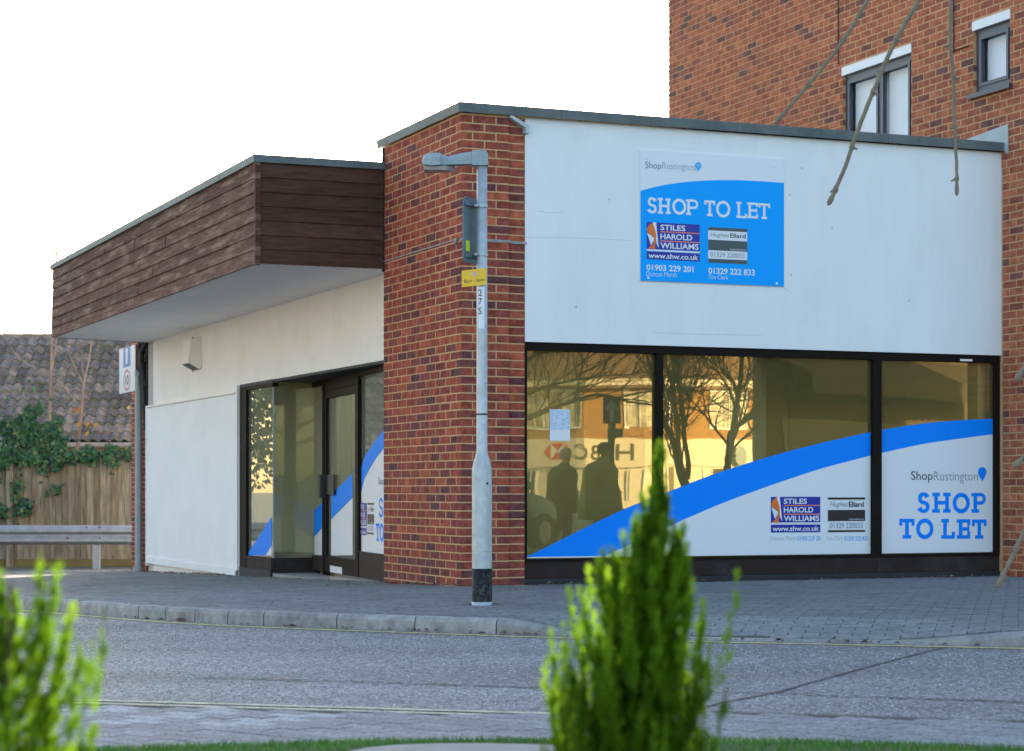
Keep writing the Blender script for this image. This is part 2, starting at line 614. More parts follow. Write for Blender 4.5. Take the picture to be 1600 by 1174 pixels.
# pavement: columns in x, rows from the back of the kerb to behind the buildings
xs = list(np.linspace(-30, -7, 24)) + list(np.linspace(-6.8, 6, 86)) + list(np.linspace(6.5, 40, 40))
mb = MB()
rows = [0.0, 0.15, 0.3, 0.5, 0.75, 1.0, 1.5, 2, 3, 4, 5, 6, 8, 10, 13, 16, 20, 25, 30]
for x in xs:
    k = kerb_y(x) + 0.11
    for d in rows:
        mb.v.append((x, k + d, pave_h(x, k + d) - 0.006))
nr = len(rows)
for i in range(len(xs) - 1):
    for j in range(nr - 1):
        a = i * nr + j
        mb.f.append((a, a + nr, a + nr + 1, a + 1))
        mb.t.append(0.5)
pavement = struct(mb.build('pavement', M_joint, smooth=True))

# block paving, laid in stretcher bond square to the kerb
WD = Vector((0.235, 0.972, 0))
WC = Vector((0.972, -0.235, 0))
org = Vector((0.3, 13.6, 0))
mb = MB()
for i in range(-15, 210):
    for j in range(-60, 50):
        c = org + WD * (i * 0.1045) + WC * ((j + 0.5 * (i % 2)) * 0.2055)
        if c.x < -9.0 or c.x > 6.6 or c.y > 34:
            continue
        d = c.y - kerb_y(c.x)
        if d < 0.165 or d > 16:
            continue
        rel = c - P0
        a_, b_ = rel.dot(U), rel.dot(V)
        if (a_ > 0.12 and b_ > 0.0) or (a_ > -0.1 and 0.1 < b_ < 2.0):
            continue
        if b_ > 0 and a_ < -6:
            continue
        if abs(c.x + 0.22) < 0.15 and abs(c.y - 15.77) < 0.16:
            continue
        tone = rnd.random() * 0.7 + (0.6 if (drop_at(c.x) > 0.4 and d < 0.95) else 0.0)
        dz = rnd.uniform(-0.0015, 0.002)
        pts = []
        for su, sv in ((-1, -1), (1, -1), (1, 1), (-1, 1)):
            q = c + WC * (su * 0.0995) + WD * (sv * 0.0502)
            pts.append((q.x, q.y, pave_h(q.x, q.y) + 0.002 + dz))
        mb.face(pts, tone)
        i0 = len(mb.v)
        low = [(p[0], p[1], p[2] - 0.012) for p in pts]
        for k in range(4):
            l = (k + 1) % 4
            mb.face((pts[l], pts[k], low[k], low[l]), tone)
mb.build('paver', M_paver, pavement, kind='stuff')

# kerb: every stone its own piece
kerb = bpy.data.objects.new('kerb', None)
COL.objects.link(kerb)
struct(kerb)
WL['kerb'] = Vector((0, 0, 0))
arc = [(x, kerb_y(x)) for x in np.linspace(-22, 16, 1521)]
cum = [0.0]
for i in range(1, len(arc)):
    cum.append(cum[-1] + math.dist(arc[i], arc[i - 1]))
cum = np.array(cum)
ax = np.array([p[0] for p in arc])
s_of = lambda x: float(np.interp(x, ax, cum))
marks = [s_of(-0.105), s_of(0.50), s_of(1.10), s_of(1.70), s_of(2.28)]
s = marks[-1] + 0.92
while s < cum[-1] - 1:
    marks.append(s)
    s += 0.92
s = marks[0]
k = 0
while s > 1:
    s -= 0.62 if 0 <= k < 3 else (0.33 if k < 7 else 0.9)
    marks.insert(0, s)
    k += 1


def kp(s):
    x = float(np.interp(s, cum, ax))
    return x, kerb_y(x)


for i in range(len(marks) - 1):
    s0, s1 = marks[i] + 0.005, marks[i + 1] - 0.005
    mb = MB()
    rings = []
    nseg = 5
    for k in range(nseg + 1):
        s = s0 + (s1 - s0) * k / nseg
        x, y = kp(s)
        x2, y2 = kp(s + 0.02)
        t = Vector((x2 - x, y2 - y, 0)).normalized()
        n = Vector((-t.y, t.x, 0))
        h = ground_h(x, y) - 0.088 * drop_at(x)
        base = ground_h(x, y) - 0.16
        pr = [(-0.002, base), (0.0, h - 0.03), (0.012, h - 0.008), (0.03, h), (0.125, h + 0.001), (0.125, base)]
        rings.append([Vector((x, y, 0)) + n * q + Vector((0, 0, z)) for q, z in pr])
    mb.loft(rings, rnd.random())
    mb.build('kerb_stone', M_kerb, kerb)

# yellow line along the kerb, worn double line and seams on the near side: thin sheets on the road
def strip(pts, w, z, name, mat, jag=0.0):
    mb = MB()
    P = [Vector((p[0], p[1], 0)) for p in pts]
    left, right = [], []
    for k, p in enumerate(P):
        t = (P[min(k + 1, len(P) - 1)] - P[max(k - 1, 0)]).normalized()
        n = Vector((-t.y, t.x, 0))
        w1 = w * (1 + jag * rnd.uniform(-1, 1))
        left.append(p + n * w1 / 2)
        right.append(p - n * w1 / 2)
    for k in range(len(P) - 1):
        mb.face([(q.x, q.y, ground_h(q.x, q.y) - 0.1 + z) for q in (right[k], right[k + 1], left[k + 1], left[k])])
    return struct(mb.build(name, mat))


def resample(pts, step=0.12, wob=0.0):
    outp = []
    for (x0, y0), (x1, y1) in zip(pts[:-1], pts[1:]):
        n = max(1, int(math.dist((x0, y0), (x1, y1)) / step))
        for k in range(n):
            t = k / n
            outp.append((x0 + (x1 - x0) * t, y0 + (y1 - y0) * t + rnd.uniform(-wob, wob)))
    outp.append(pts[-1])
    return outp


strip([(x, kerb_y(x) - 0.20) for x in np.linspace(-9, 9, 200)], 0.075, 0.004, 'yellow_line', M_yline, 0.12)
strip(resample([(-6.0, 10.9), (-2.04, 9.62), (-1.0, 9.34), (-0.137, 9.10), (0.35, 8.98)]), 0.05, 0.004, 'yellow_line', M_yline2, 0.15)
strip(resample([(-6.0, 10.78), (-2.04, 9.50), (-1.0, 9.22), (-0.137, 8.98)]), 0.045, 0.004, 'yellow_line', M_yline2, 0.15)
strip(resample([(2.62, 12.80), (1.9, 11.35), (1.234, 9.93), (0.95, 9.5), (0.77, 9.12)], wob=0.001), 0.018, 0.005, 'road_seam', M_seam, 0.35)
strip(resample([(-1.6, 10.75), (-0.6, 10.45), (0.25, 10.15), (0.84, 9.95), (1.25, 9.93), (1.5, 9.78), (2.306, 9.51), (5, 8.7)], wob=0.006), 0.022, 0.006, 'road_seam', M_seam, 0.5)
strip(resample([(0.2, 9.24), (0.77, 9.10), (2.11, 8.70), (6, 7.6)], wob=0.004), 0.03, 0.007, 'road_seam', M_seam, 0.3)

# paved strip on the near side
def near_y(x):
    return float(np.interp(x, [-12, -6, -2.04, -1, -0.137, 0.77, 2.11, 6, 14], [12.6, 10.72, 9.44, 9.16, 8.93, 9.08, 8.68, 7.58, 5.6]))


def grass_y(x):
    return float(np.interp(x, [-14, -2.4, -1.4, -0.5, 0.6, 1.3, 2.0, 8], [7.2, 7.38, 7.56, 7.78, 7.84, 7.72, 7.5, 7.1]))


mb = MB()
xs = list(np.linspace(-8, 8, 81))
for x in xs:
    for k in range(6):
        y = grass_y(x) - 0.3 + (near_y(x) - grass_y(x) + 0.3) * k / 5
        mb.v.append((x, y, -0.094))
for i in range(len(xs) - 1):
    for j in range(5):
        a = i * 6 + j
        mb.f.append((a, a + 6, a + 7, a + 1))
        mb.t.append(0.5)
path = struct(mb.build('path', M_joint))
mb = MB()
pd = Vector((math.cos(R(38)), -math.sin(R(38)), 0))
pc = Vector((math.sin(R(38)), math.cos(R(38)), 0))
M_npaver = pm('near_paver', None, ramp=[(0.20, 0.207, 0.22), (0.27, 0.278, 0.292), (0.37, 0.385, 0.405)], scale=60, rough=0.8, bump=0.4, bscale=200, noisemix=0.45)
for i in range(-60, 60):
    for j in range(-40, 40):
        c = Vector((0, 8.4, 0)) + pc * (i * 0.105) + pd * ((j + 0.5 * (i % 2)) * 0.205)
        if abs(c.x) > 4.5 or c.y > near_y(c.x) - 0.09 or c.y < grass_y(c.x) - 0.25:
            continue
        rib = -2.0 < c.x < -0.75 and c.y > near_y(c.x) - 0.75
        tone = (0.95 if j % 2 else 0.25) if rib else rnd.random() * 0.5
        zt = -0.088 + rnd.uniform(-0.0015, 0.0015)
        pts = [(c + pc * (su * 0.0495) + pd * (sv * 0.099) + Vector((0, 0, zt))) for su, sv in ((-1, -1), (-1, 1), (1, 1), (1, -1))]
        pts = [(p.x, p.y, p.z) for p in pts][::-1]
        mb.face(pts, tone)
        low = [(p[0], p[1], p[2] - 0.012) for p in pts]
        for k in range(4):
            l = (k + 1) % 4
            mb.face((pts[l], pts[k], low[k], low[l]), tone)
mb.build('paver', M_npaver, path, kind='stuff')

# verge: soil and grass
M_soil = pm('verge_soil', (0.05, 0.06, 0.03), (0.08, 0.07, 0.045), scale=12, rough=0.95)
mb = MB()
xs = list(np.linspace(-8, 8, 81))
for x in xs:
    g = grass_y(x)
    for y, z in ((-4, -0.06), (g - 0.25, -0.06), (g - 0.05, -0.065), (g, -0.095)):
        mb.v.append((x, y, z))
for i in range(len(xs) - 1):
    for j in range(3):
        a = i * 4 + j
        mb.f.append((a, a + 4, a + 5, a + 1))
        mb.t.append(0.5)
struct(mb.build('verge', M_soil))
M_grass = pm('grass_blades', None, ramp=[(0.05, 0.135, 0.014), (0.07, 0.20, 0.022), (0.10, 0.26, 0.034), (0.17, 0.26, 0.07)], scale=4, rough=0.6, trans=0.35, noisemix=0.2)
mb = MB()
for k in range(26000):
    x = rnd.uniform(-2.6, 2.6)
    g = grass_y(x)
    y = g - 0.02 - (rnd.random() ** 1.3) * 0.85
    if -0.58 < x < 0.28 and y < 7.47 - 0.9 * max(0, abs(x + 0.13) - 0.25) ** 2 * 4:
        continue
    h = rnd.uniform(0.012, 0.036) * (0.6 if y > g - 0.06 else 1)
    an = rnd.uniform(0, math.pi)
    w = rnd.uniform(0.0016, 0.003)
    dx, dy = math.cos(an) * w, math.sin(an) * w
    lx, ly = rnd.uniform(-0.02, 0.02), rnd.uniform(-0.015, 0.02)
    z0 = -0.068
    mb.face([(x - dx, y - dy, z0), (x + dx, y + dy, z0), (x + lx * 0.5 + dx * 0.7, y + ly * 0.5, z0 + h * 0.65), (x + lx * 0.5 - dx * 0.7, y + ly * 0.5, z0 + h * 0.65)], t := rnd.random())
    mb.face([(x + lx * 0.5 - dx * 0.7, y + ly * 0.5, z0 + h * 0.65), (x + lx * 0.5 + dx * 0.7, y + ly * 0.5, z0 + h * 0.65), (x + lx, y + ly, z0 + h)], t)
o = mb.build('grass', M_grass, kind='stuff')
o['label'] = 'short green grass along the near edge of the road'
# concrete edging slab lying in the grass
mb = MB()
poly = [(-0.66, 6.9), (0.30, 6.9), (0.30, 7.34), (0.10, 7.42), (-0.10, 7.455), (-0.26, 7.45), (-0.40, 7.41), (-0.50, 7.33), (-0.62, 7.1)]
mb.prism(poly, -0.10, -0.035, lambda x, y, d: (x, y, d))
tag(mb.build('edging_slab', M_stone), 'pale concrete slab with a rounded edge lying in the grass', 'slab')

# ------------------------------------------------------------------ bricks
BRICK_MESH = {}
PICK = []            # (size, parent, mesh key, place, rotation)


def brick_mesh(w, h, d, tone, mat):
    key = (round(w, 3), round(h, 3), round(d, 3), tone, mat.name)
    if key not in BRICK_MESH:
        mb = MB()
        e = 0.003
        # front face slightly smaller: soft arrises
        f = [(-w / 2 + e, 0, -h / 2 + e), (w / 2 - e, 0, -h / 2 + e), (w / 2 - e, 0, h / 2 - e), (-w / 2 + e, 0, h / 2 - e)]
        m_ = [(-w / 2, e, -h / 2), (w / 2, e, -h / 2), (w / 2, e, h / 2), (-w / 2, e, h / 2)]
        b = [(-w / 2, d, -h / 2), (w / 2, d, -h / 2), (w / 2, d, h / 2), (-w / 2, d, h / 2)]
        t = tone / 11.0
        mb.face(f, t)
        for k in range(4):
            l = (k + 1) % 4
            mb.face((m_[k], m_[l], f[l], f[k]), t)
            mb.face((b[k], b[l], m_[l], m_[k]), t)
        BRICK_MESH[key] = mb.mesh('brick', mat)
    return BRICK_MESH[key]


class Wall:
    """bricks of one thing: the 300 that show largest become parts, the rest one part"""
    def __init__(self, parent, mat):
        self.parent, self.mat, self.items = parent, mat, []

    def lay(self, o, along, out, length, z0, z1, openings=(), proud=0.0022, shift=0, perp=0.012, dark=None, extra=None, stretch=0.225):
        """o: world point of the left end at z=0; along/out: unit vectors; courses of 75 mm"""
        ang = math.atan2(along.y, along.x)
        n0, n1 = int(math.floor(z0 / 0.075)), int(math.ceil(z1 / 0.075))
        for c in range(n0, n1):
            za, zb = max(c * 0.075, z0), min((c + 1) * 0.075, z1) - 0.012
            if zb - za < 0.03:
                continue
            x = -0.1125 if (c + shift) % 2 else 0.0
            while x < length:
                xa, xb = max(x, 0.0), min(x + stretch, length) - perp
                x += stretch
                if length - xb < 0.03:
                    xb = length
                if xb - xa < 0.03:
                    continue
                spans = [(xa, xb)]
                for (p0, p1, q0, q1) in openings:
                    if zb > q0 + 0.02 and za < q1 - 0.02:
                        ns = []
                        for s0, s1 in spans:
                            if s1 <= p0 or s0 >= p1:
                                ns.append((s0, s1))
                            else:
                                if p0 - s0 > 0.04:
                                    ns.append((s0, p0))
                                if s1 - p1 > 0.04:
                                    ns.append((p1, s1))
                        spans = ns
                for s0, s1 in spans:
                    p = o + along * ((s0 + s1) / 2) + Vector((0, 0, (za + zb) / 2))
                    tone = int(min(11, max(0, rnd.triangular(3, 12, 8))))
                    if rnd.random() < 0.24:
                        tone = rnd.randint(0, 6)
                    if dark:
                        tone = max(0, min(11, tone + dark((s0 + s1) / 2, (za + zb) / 2)))
                    pr = proud + rnd.uniform(-0.0004, 0.002)
                    place = p + out * pr
                    t = max(place.y, 1)
                    px = 800 + F * place.x / t
                    py = 765 - F * (place.z - CAM_H) / t
                    view = Vector((place.x, place.y, 0)).normalized()
                    size = (s1 - s0) * (zb - za) * abs(view.dot(out)) / t ** 2
                    if not (0 < px < 1600 and 0 < py < 1174):
                        size *= 0.01
                    if extra:
                        size *= extra(px, py)
                    self.items.append((size, round(s1 - s0, 3), round(zb - za, 3), tone, place, ang + rnd.uniform(-0.003, 0.003)))

    def finish(self, limit=300):
        self.items.sort(key=lambda q: -q[0])
        for size, w, h, tone, place, ang in self.items[:limit]:
            o = bpy.data.objects.new('brick', brick_mesh(w, h, 0.05, tone, self.mat))
            COL.objects.link(o)
            put(o, self.parent, place)
            o.rotation_euler = (0, 0, ang)
        rest = self.items[limit:]
        if rest:
            mb = MB()
            for size, w, h, tone, place, ang in rest:
                ca, sa = math.cos(ang), math.sin(ang)

                def fr(x, y, z):
                    return (place.x + x * ca - y * sa, place.y + x * sa + y * ca, place.z + z)
                mb.box(-w / 2, w / 2, 0, 0.04, -h / 2, h / 2, fr, tone / 11.0, skip='b')
            mb.build('brick', self.mat, self.parent, kind='stuff')


# ------------------------------------------------------------------ the shop
PL = P0.copy()
shop = thing('shop_building', 'empty single storey shop with a brick pillar, white walls and a brown boarded canopy', 'shop', P0)
Lw = lambda a, b, z: W(a, b, z)


def part(name, mat, parent=None, **k):
    mb = MB()
    mb.out = lambda: mb.build(name, mat, parent or shop, **k)
    return mb


# brick pillar
mb = part('pillar', M_mortar)
mb.box(0, 0.457, 0, 2.105, -0.25, 4.205, Lw)
mb.box(0.457, 0.62, 0.03, 2.105, -0.25, 4.205, Lw, skip='l')
pillar = mb.out()
wall = Wall(pillar, M_brick)
soil = lambda s, z: (-3 if z < 0.2 else (-2 if z < 0.42 else 0)) + (1 if z > 3.2 else 0)
occl = lambda px, py: 0.15 if 742 < px < 768 and py > 250 else 1.0
wall.lay(W(0.0, 0.0), U, -V, 0.457, -0.02, 4.205, dark=soil, extra=occl)
wall.lay(W(0.467, 0.03), U, -V, 0.153, -0.02, 4.205, dark=soil, extra=occl, stretch=0.3)
wall.lay(W(0.0, 2.105), -V, -U, 2.105, -0.07, 4.205, dark=soil, extra=occl, shift=1, stretch=0.2625, perp=0.022)
wall.finish()
mb = part('lead_strip', M_lead)
mb.box(-0.016, 0.470, -0.016, 0.0, 3.07, 3.092, Lw)
mb.box(0.471, 0.635, 0.012, 0.03, 3.065, 3.088, Lw)
mb.out()
mb = part('lead_strip', M_lead)
mb.box(-0.012, 0.0, 0.13, 2.10, 3.085, 3.097, Lw)
mb.prism([(0.06, 3.10), (0.13, 3.10), (0.12, 3.04)], -0.02, 0.0, lambda x, z, d: W(d, x, z))
mb.out()

# coping: lead covered, in lengths
def coping(pts_local, zs, name='coping', mat=M_coping, parent=None):
    """pts_local: list of (a,b) along the outer edge; zs = (bottom, top)"""
    pass


def cope_piece(p, q, out, zb, zt, over=0.04, depth=0.30, m0=0.0, m1=0.0, mat=M_coping):
    """a length of coping between local points p and q; out = local outward normal; m0/m1 extend the outer edge for mitres"""
    p, q, n = Vector((*p, 0)), Vector((*q, 0)), Vector((*out, 0))
    t = (q - p).normalized()
    mb = part('coping', mat)
    def ring(c, m):
        sgn = t * m
        prof = [(-over, zb, 1), (-over - 0.006, zt - 0.012, 1), (-over + 0.012, zt, 1), (depth, zt + 0.01, 0), (depth, zb + 0.02, 0), (0.0, zb + 0.01, 0)]
        o = []
        for d, z, e in prof:
            k = c - n * d + sgn * (-d if e else -d)
            o.append(W(k.x, k.y, z))
        return o
    mb.loft([ring(p, m0), ring(q, m1)], rnd.random())
    mb.out()


z0c, z1c = 4.208, 4.298
cuts = [0.0, 0.95, 1.85, 2.75, 3.65, 4.4, 5.15, 5.757]
for i in range(len(cuts) - 1):
    cope_piece((cuts[i] + (0.004 if i else 0), 0.0), (cuts[i + 1], 0.0), (0, -1), z0c, z1c, m0=(-1.0 if i == 0 else 0))
cope_piece((0, 2.2), (0, 1.1), (-1, 0), z0c, z1c)
cope_piece((0, 1.096), (0, 0.0), (-1, 0), z0c, z1c, m1=1.0)
# white flashing hood at the pillar top, upstand against the taller wall
mb = part('flashing', M_flash)
mb.prism([(0.44, 4.195), (0.47, 4.205), (0.63, 4.13), (0.63, 4.05), (0.60, 4.06), (0.60, 4.105)], -0.045, 0.03, lambda x, z, d: W(x, d, z))
mb.out()
mb = part('flashing', M_flash)
mb.prism([(-0.10, 4.17), (-0.10, 4.47), (0.95, 4.40), (0.95, 4.30), (0.05, 4.29)], 5.742, 5.752, lambda x, z, d: W(d, x, z))
mb.out()

# white panel above the street windows, roof and hidden shell
mb = part('wall', M_panel)
mb.box(0.622, 5.755, 0.02, 0.28, 2.19, 4.206, Lw)
mb.out()
mb = part('roof', M_coping)
mb.box(0.3, 5.75, 0.281, 13.2, 3.75, 3.9, Lw)
mb.out()
mb = part('back_wall', M_cream)
mb.box(0.2, 5.75, 13.0, 13.3, -0.6, 3.74, Lw)
mb.box(5.60, 5.75, 0.30, 12.99, -0.3, 3.74, Lw)
mb.out()

# side wall: upper render, lower boarded panel with its ledge, opening for the entrance
mb = part('side_wall', M_cream)
mb.box(0.2, 0.42, 8.205, 13.32, -0.5, 3.76, Lw)
mb.box(0.2, 0.42, 2.11, 8.203, 2.165, 3.76, Lw)
mb.out()
mb = part('boarded_panel', M_white)
mb.box(0.168, 0.198, 8.26, 13.25, -0.16, 2.06, Lw)
mb.box(0.155, 0.198, 13.252, 13.32, -0.26, 2.06, Lw)
mb.box(0.150, 0.198, 8.16, 8.258, -0.15, 2.16, Lw)
mb.box(0.150, 0.167, 8.26, 13.25, -0.22, -0.13, Lw)
mb.out()
mb = part('ledge', M_cream)
mb.box(0.140, 0.198, 8.26, 13.25, 2.062, 2.085, Lw)
mb.out()

# canopy: frame, soffit and one board after another
ZB, ZT = 3.02, 3.985
can = part('canopy', M_soffit)
B0 = 2.105
farA, farB = 12.82, 13.32
can.prism([(-1.26, B0 + 0.02), (0.0, B0 + 0.02), (0.198, B0 + 0.02), (0.198, farB), (-1.26, farA - 0.02)], 3.025, 3.97, lambda x, y, d: W(x, y, d))
canopy = can.out()
nb = 7
bh = (ZT - ZB) / nb
for k in range(nb):
    za, zb = ZB + k * bh, ZB + (k + 1) * bh
    joint = rnd.uniform(5.5, 9.5)
    tilt = 0.015
    for (b0, b1) in ((B0 - 0.0, joint), (joint + 0.004, farA)):
        mb = MB()
        f = lambda x, y, z: W(x - (z - zb) / bh * -0.0 - tilt * (1 - (z - za) / bh), y, z)
        mb.box(-1.288, -1.262, b0 + 0.03, b1, za, zb + 0.008, lambda x, y, z: W(x - tilt * (1 - min(1, (z - za) / bh)), y, z), rnd.random())
        mb.build('board', M_wood, canopy)
    mb = MB()
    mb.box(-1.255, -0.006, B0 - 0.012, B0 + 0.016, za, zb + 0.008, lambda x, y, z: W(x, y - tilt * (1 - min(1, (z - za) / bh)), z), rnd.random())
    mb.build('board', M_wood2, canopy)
    mb = MB()
    mb.prism([(-1.25, farA), (0.19, farB), (0.19, farB + 0.02), (-1.25, farA + 0.02)], za, zb, lambda x, y, d: W(x, y, d), rnd.random())
    mb.build('board', M_wood, canopy)
mb = MB()
mb.box(-1.308, -1.257, B0 - 0.032, B0 + 0.028, ZB - 0.012, ZT + 0.004, Lw, 0.1)
mb.build('corner_post', M_wood, canopy)
mb = MB()
mb.box(-1.325, 0.198, B0 - 0.045, B0 + 0.3, ZT + 0.003, ZT + 0.075, Lw, skip='')
mb.build('coping', M_coping, canopy)
for b0, b1 in ((B0 + 0.302, 5.2), (5.204, 8.1), (8.104, 10.6), (10.604, farA + 0.05)):
    mb = MB()
    mb.box(-1.325, -1.0, b0, b1, ZT + 0.003, ZT + 0.075, Lw)
    mb.build('coping', M_coping, canopy)
mb = MB()
mb.box(-1.0, 0.2, B0 + 0.3, farA, ZT - 0.012, ZT + 0.03, Lw)
mb.build('deck', M_coping, canopy)
mb = part('sealant', M_kick)
mb.tube([W(-0.012, 2.092, z) for z in (2.99, 3.3, 3.6, 3.9, 4.06, 4.2)], 0.014, 6)
mb.out()

# brick end of the side wall, downpipe
mb = part('end_wall', M_mortar)
mb.box(0.2, 0.42, 13.34, 14.45, -0.6, 3.5, Lw)
endw = mb.out()
ew = Wall(endw, M_brick)
ew.lay(W(0.2, 14.45), -V, -U, 1.11, -0.45, 3.5)
ew.finish()
mb = part('downpipe', M_pvc)
mb.tube([W(0.12, 13.62, z) for z in (-0.38, 1.0, 2.55)], 0.055, 10)
mb.tube([W(0.12, 13.62, 2.55), W(0.12, 13.60, 2.62)], 0.062, 10)
mb.tube([W(0.12, 13.62, -0.30), W(0.12, 13.62, -0.40)], 0.085, 10)
mb.out()
mb = part('cable_bundle', M_black)
for k in range(9):
    mb.tube([W(0.13 + rnd.uniform(-.04, .04), 13.34 + rnd.uniform(-.05, 0.1), 3.02), W(0.12, 13.45 + rnd.uniform(-.1, .1), 2.85 + rnd.uniform(-.1, .1)), W(0.14, 13.42 + rnd.uniform(-.08, .2), 2.6 + rnd.uniform(-.15, .05)),
             W(0.17, 13.38 + rnd.uniform(-.03, .06), 2.1 + rnd.uniform(-.4, .3))], rnd.uniform(0.018, 0.04), 6)
mb.out()
mb = part('mortar_fillet', M_black)
pts = [W(0.185, 13.335, z) for z in np.linspace(-0.35, 3.0, 40)]
mb.tube([p + U * rnd.uniform(-.01, .01) for p in pts], [rnd.uniform(0.012, 0.03) for p in pts], 6)
mb.out()

# street windows: one frame, panes, vinyl graphics on the panes
GB = 0.10
fr = part('window_frame', M_frame)
for a0, a1 in ((0.624, 0.652), (1.957, 2.022), (4.292, 4.384), (5.708, 5.752)):
    fr.box(a0, a1, 0.045, 0.15, 0.233, 2.115, Lw)
fr.box(0.624, 5.75, 0.040, 0.15, 2.117, 2.188, Lw)
fr.box(0.624, 5.75, 0.045, 0.15, 0.205, 0.231, Lw)
fr.out()
kk = part('kick_panel', M_kick)
for a0, a1 in ((0.624, 1.988), (1.992, 4.336), (4.34, 5.75)):
    kk.box(a0, a1, 0.055, 0.15, 0.055, 0.203, Lw)
kk.out()
sill = part('plinth', M_black)
sill.box(0.624, 5.75, 0.035, 0.15, -0.2, 0.053, Lw)
sill.out()
vent = part('vent', M_wprint)
vent.box(5.28, 5.42, 0.034, 0.044, 2.125, 2.145, Lw)
vent.out()
panes = []
for a0, a1 in ((0.653, 1.956), (2.023, 4.291), (4.385, 5.707)):
    g = part('glass_pane', M_glass)
    g.face([W(a0, GB, 0.232), W(a1, GB, 0.232), W(a1, GB, 2.116), W(a0, GB, 2.116)])
    panes.append(g.out())


def rect(name, mat, parent, box, b):
    """flat print on a plane b of the street front; box = (px0, py0, px1, py1)"""
    x0, y0, x1, y1 = box
    xm, ym = (x0 + x1) / 2, (y0 + y1) / 2
    a0, a1 = fp(x0, ym, b)[0], fp(x1, ym, b)[0]
    z1, z0 = fp(xm, y0, b)[1], fp(xm, y1, b)[1]
    mb = MB()
    mb.face([W(a0, b, z0), W(a1, b, z0), W(a1, b, z1), W(a0, b, z1)])
    return mb.build(name, mat, parent)


def area(name, mat, parent, pts, b, f=None):
    mb = MB()
    q = []
    for x, y in pts:
        a, z = fp(x, y, b)
        q.append(W(a, b, z))
    mb.face(q)
    return mb.build(name, mat, parent)


def bands(curve_hi, curve_lo, a0, a1, zlo, n=24):
    A = np.linspace(a0, a1, n)
    hi = np.interp(A, [p[0] for p in curve_hi], [p[1] for p in curve_hi])
    lo = np.interp(A, [p[0] for p in curve_lo], [p[1] for p in curve_lo])
    return A, np.maximum(hi, zlo), np.maximum(lo, zlo)


def smooth_curve(pts, b):
    q = [fp(x, y, b) for x, y in pts]
    A = np.linspace(q[0][0], q[-1][0], 200)
    Z = np.interp(A, [p[0] for p in q], [p[1] for p in q])
    k = 15
    Zs = np.convolve(np.pad(Z, k // 2, mode='reflect', reflect_type='odd'), np.ones(k) / k, 'valid')
    return list(zip(A, Zs))


VB = GB - 0.003
hi_c = smooth_curve([(826, 869), (890, 837), (973, 796), (1039, 771), (1109, 743), (1200, 714), (1280, 693), (1368, 673.5), (1446, 661), (1512, 656), (1558, 654)], VB)
lo_c = smooth_curve([(946, 869), (985, 851), (1062, 815), (1129, 786), (1200, 760), (1280, 733), (1368, 710), (1446, 693), (1512, 684), (1558, 678)], VB)
ZV = 0.238
for i, (a0, a1) in enumerate(((0.656, 1.953), (2.026, 4.288), (4.389, 5.703))):
    A, H_, L_ = bands(hi_c, lo_c, a0, a1, ZV)
    mb = MB()
    m2 = MB()
    for k in range(len(A) - 1):
        if H_[k + 1] > L_[k + 1] + 1e-4 or H_[k] > L_[k] + 1e-4:
            mb.face([W(A[k], VB, L_[k]), W(A[k + 1], VB, L_[k + 1]), W(A[k + 1], VB, H_[k + 1]), W(A[k], VB, H_[k])])
        if L_[k + 1] > ZV + 1e-4:
            m2.face([W(A[k], VB, ZV), W(A[k + 1], VB, ZV), W(A[k + 1], VB, L_[k + 1]), W(A[k], VB, L_[k])])
    mb.build('blue_vinyl', M_blue, panes[i])
    m2.build('white_vinyl', M_wprint, panes[i])


# lettering -----------------------------------------------------------------
def text_shape(body, bold=0.0, shear=0.0):
    cu = bpy.data.curves.new('txt', 'FONT')
    cu.body = body
    cu.size = 1.0
    cu.offset = bold
    cu.shear = shear
    cu.resolution_u = 3
    ob = bpy.data.objects.new('txt', cu)
    COL.objects.link(ob)
    dg = bpy.context.evaluated_depsgraph_get()
    dg.update()
    me = bpy.data.meshes.new_from_object(ob.evaluated_get(dg))
    v = [tuple(q.co) for q in me.vertices]
    f = [tuple(p.vertices) for p in me.polygons]
    bpy.data.objects.remove(ob)
    bpy.data.curves.remove(cu)
    bpy.data.meshes.remove(me)
    xs_ = [q[0] for q in v]
    ys_ = [q[1] for q in v]
    x0, x1, y0, y1 = min(xs_), max(xs_), min(ys_), max(ys_)
    return [((q[0] - x0) / (x1 - x0), (q[1] - y0) / (y1 - y0)) for q in v], f


def text_at(name, body, mat, parent, fr, box, bold=0.0, shear=0.0, mb=None):
    """box = (x0, z0, x1, z1) in the frame fr(x, z) -> point"""
    v, f = text_shape(body, bold, shear)
    x0, z0, x1, z1 = box
    mb = mb or MB()
    i = len(mb.v)
    for a, b in v:
        mb.v.append(tuple(fr(x0 + a * (x1 - x0), z0 + b * (z1 - z0))))
    for p in f:
        mb.f.append(tuple(i + k for k in p))
        mb.t.append(0.5)
    return mb.build(name, mat, parent)


def box_fp(box, b):
    x0, y0, x1, y1 = box
    xm, ym = (x0 + x1) / 2, (y0 + y1) / 2
    return fp(x0, ym, b)[0], fp(xm, y1, b)[1], fp(x1, ym, b)[0], fp(xm, y0, b)[1]


def text(name, body, mat, parent, box, b, bold=0.0, shear=0.0):
    return text_at(name, body, mat, parent, lambda x, z: W(x, b, z), box_fp(box, b), bold, shear)


def arc_strip(cx_, cy_, rx, ry, t, a0, a1, n=18):
    q = []
    for k in range(n):
        e = []
        for an in (a0 + (a1 - a0) * k / n, a0 + (a1 - a0) * (k + 1) / n):
            c, s_ = math.cos(an), math.sin(an)
            e.append(((cx_ + (rx - t) * c, cy_ + (ry - t) * s_), (cx_ + rx * c, cy_ + ry * s_)))
        q.append([e[0][0], e[0][1], e[1][1], e[1][0]])
    return q


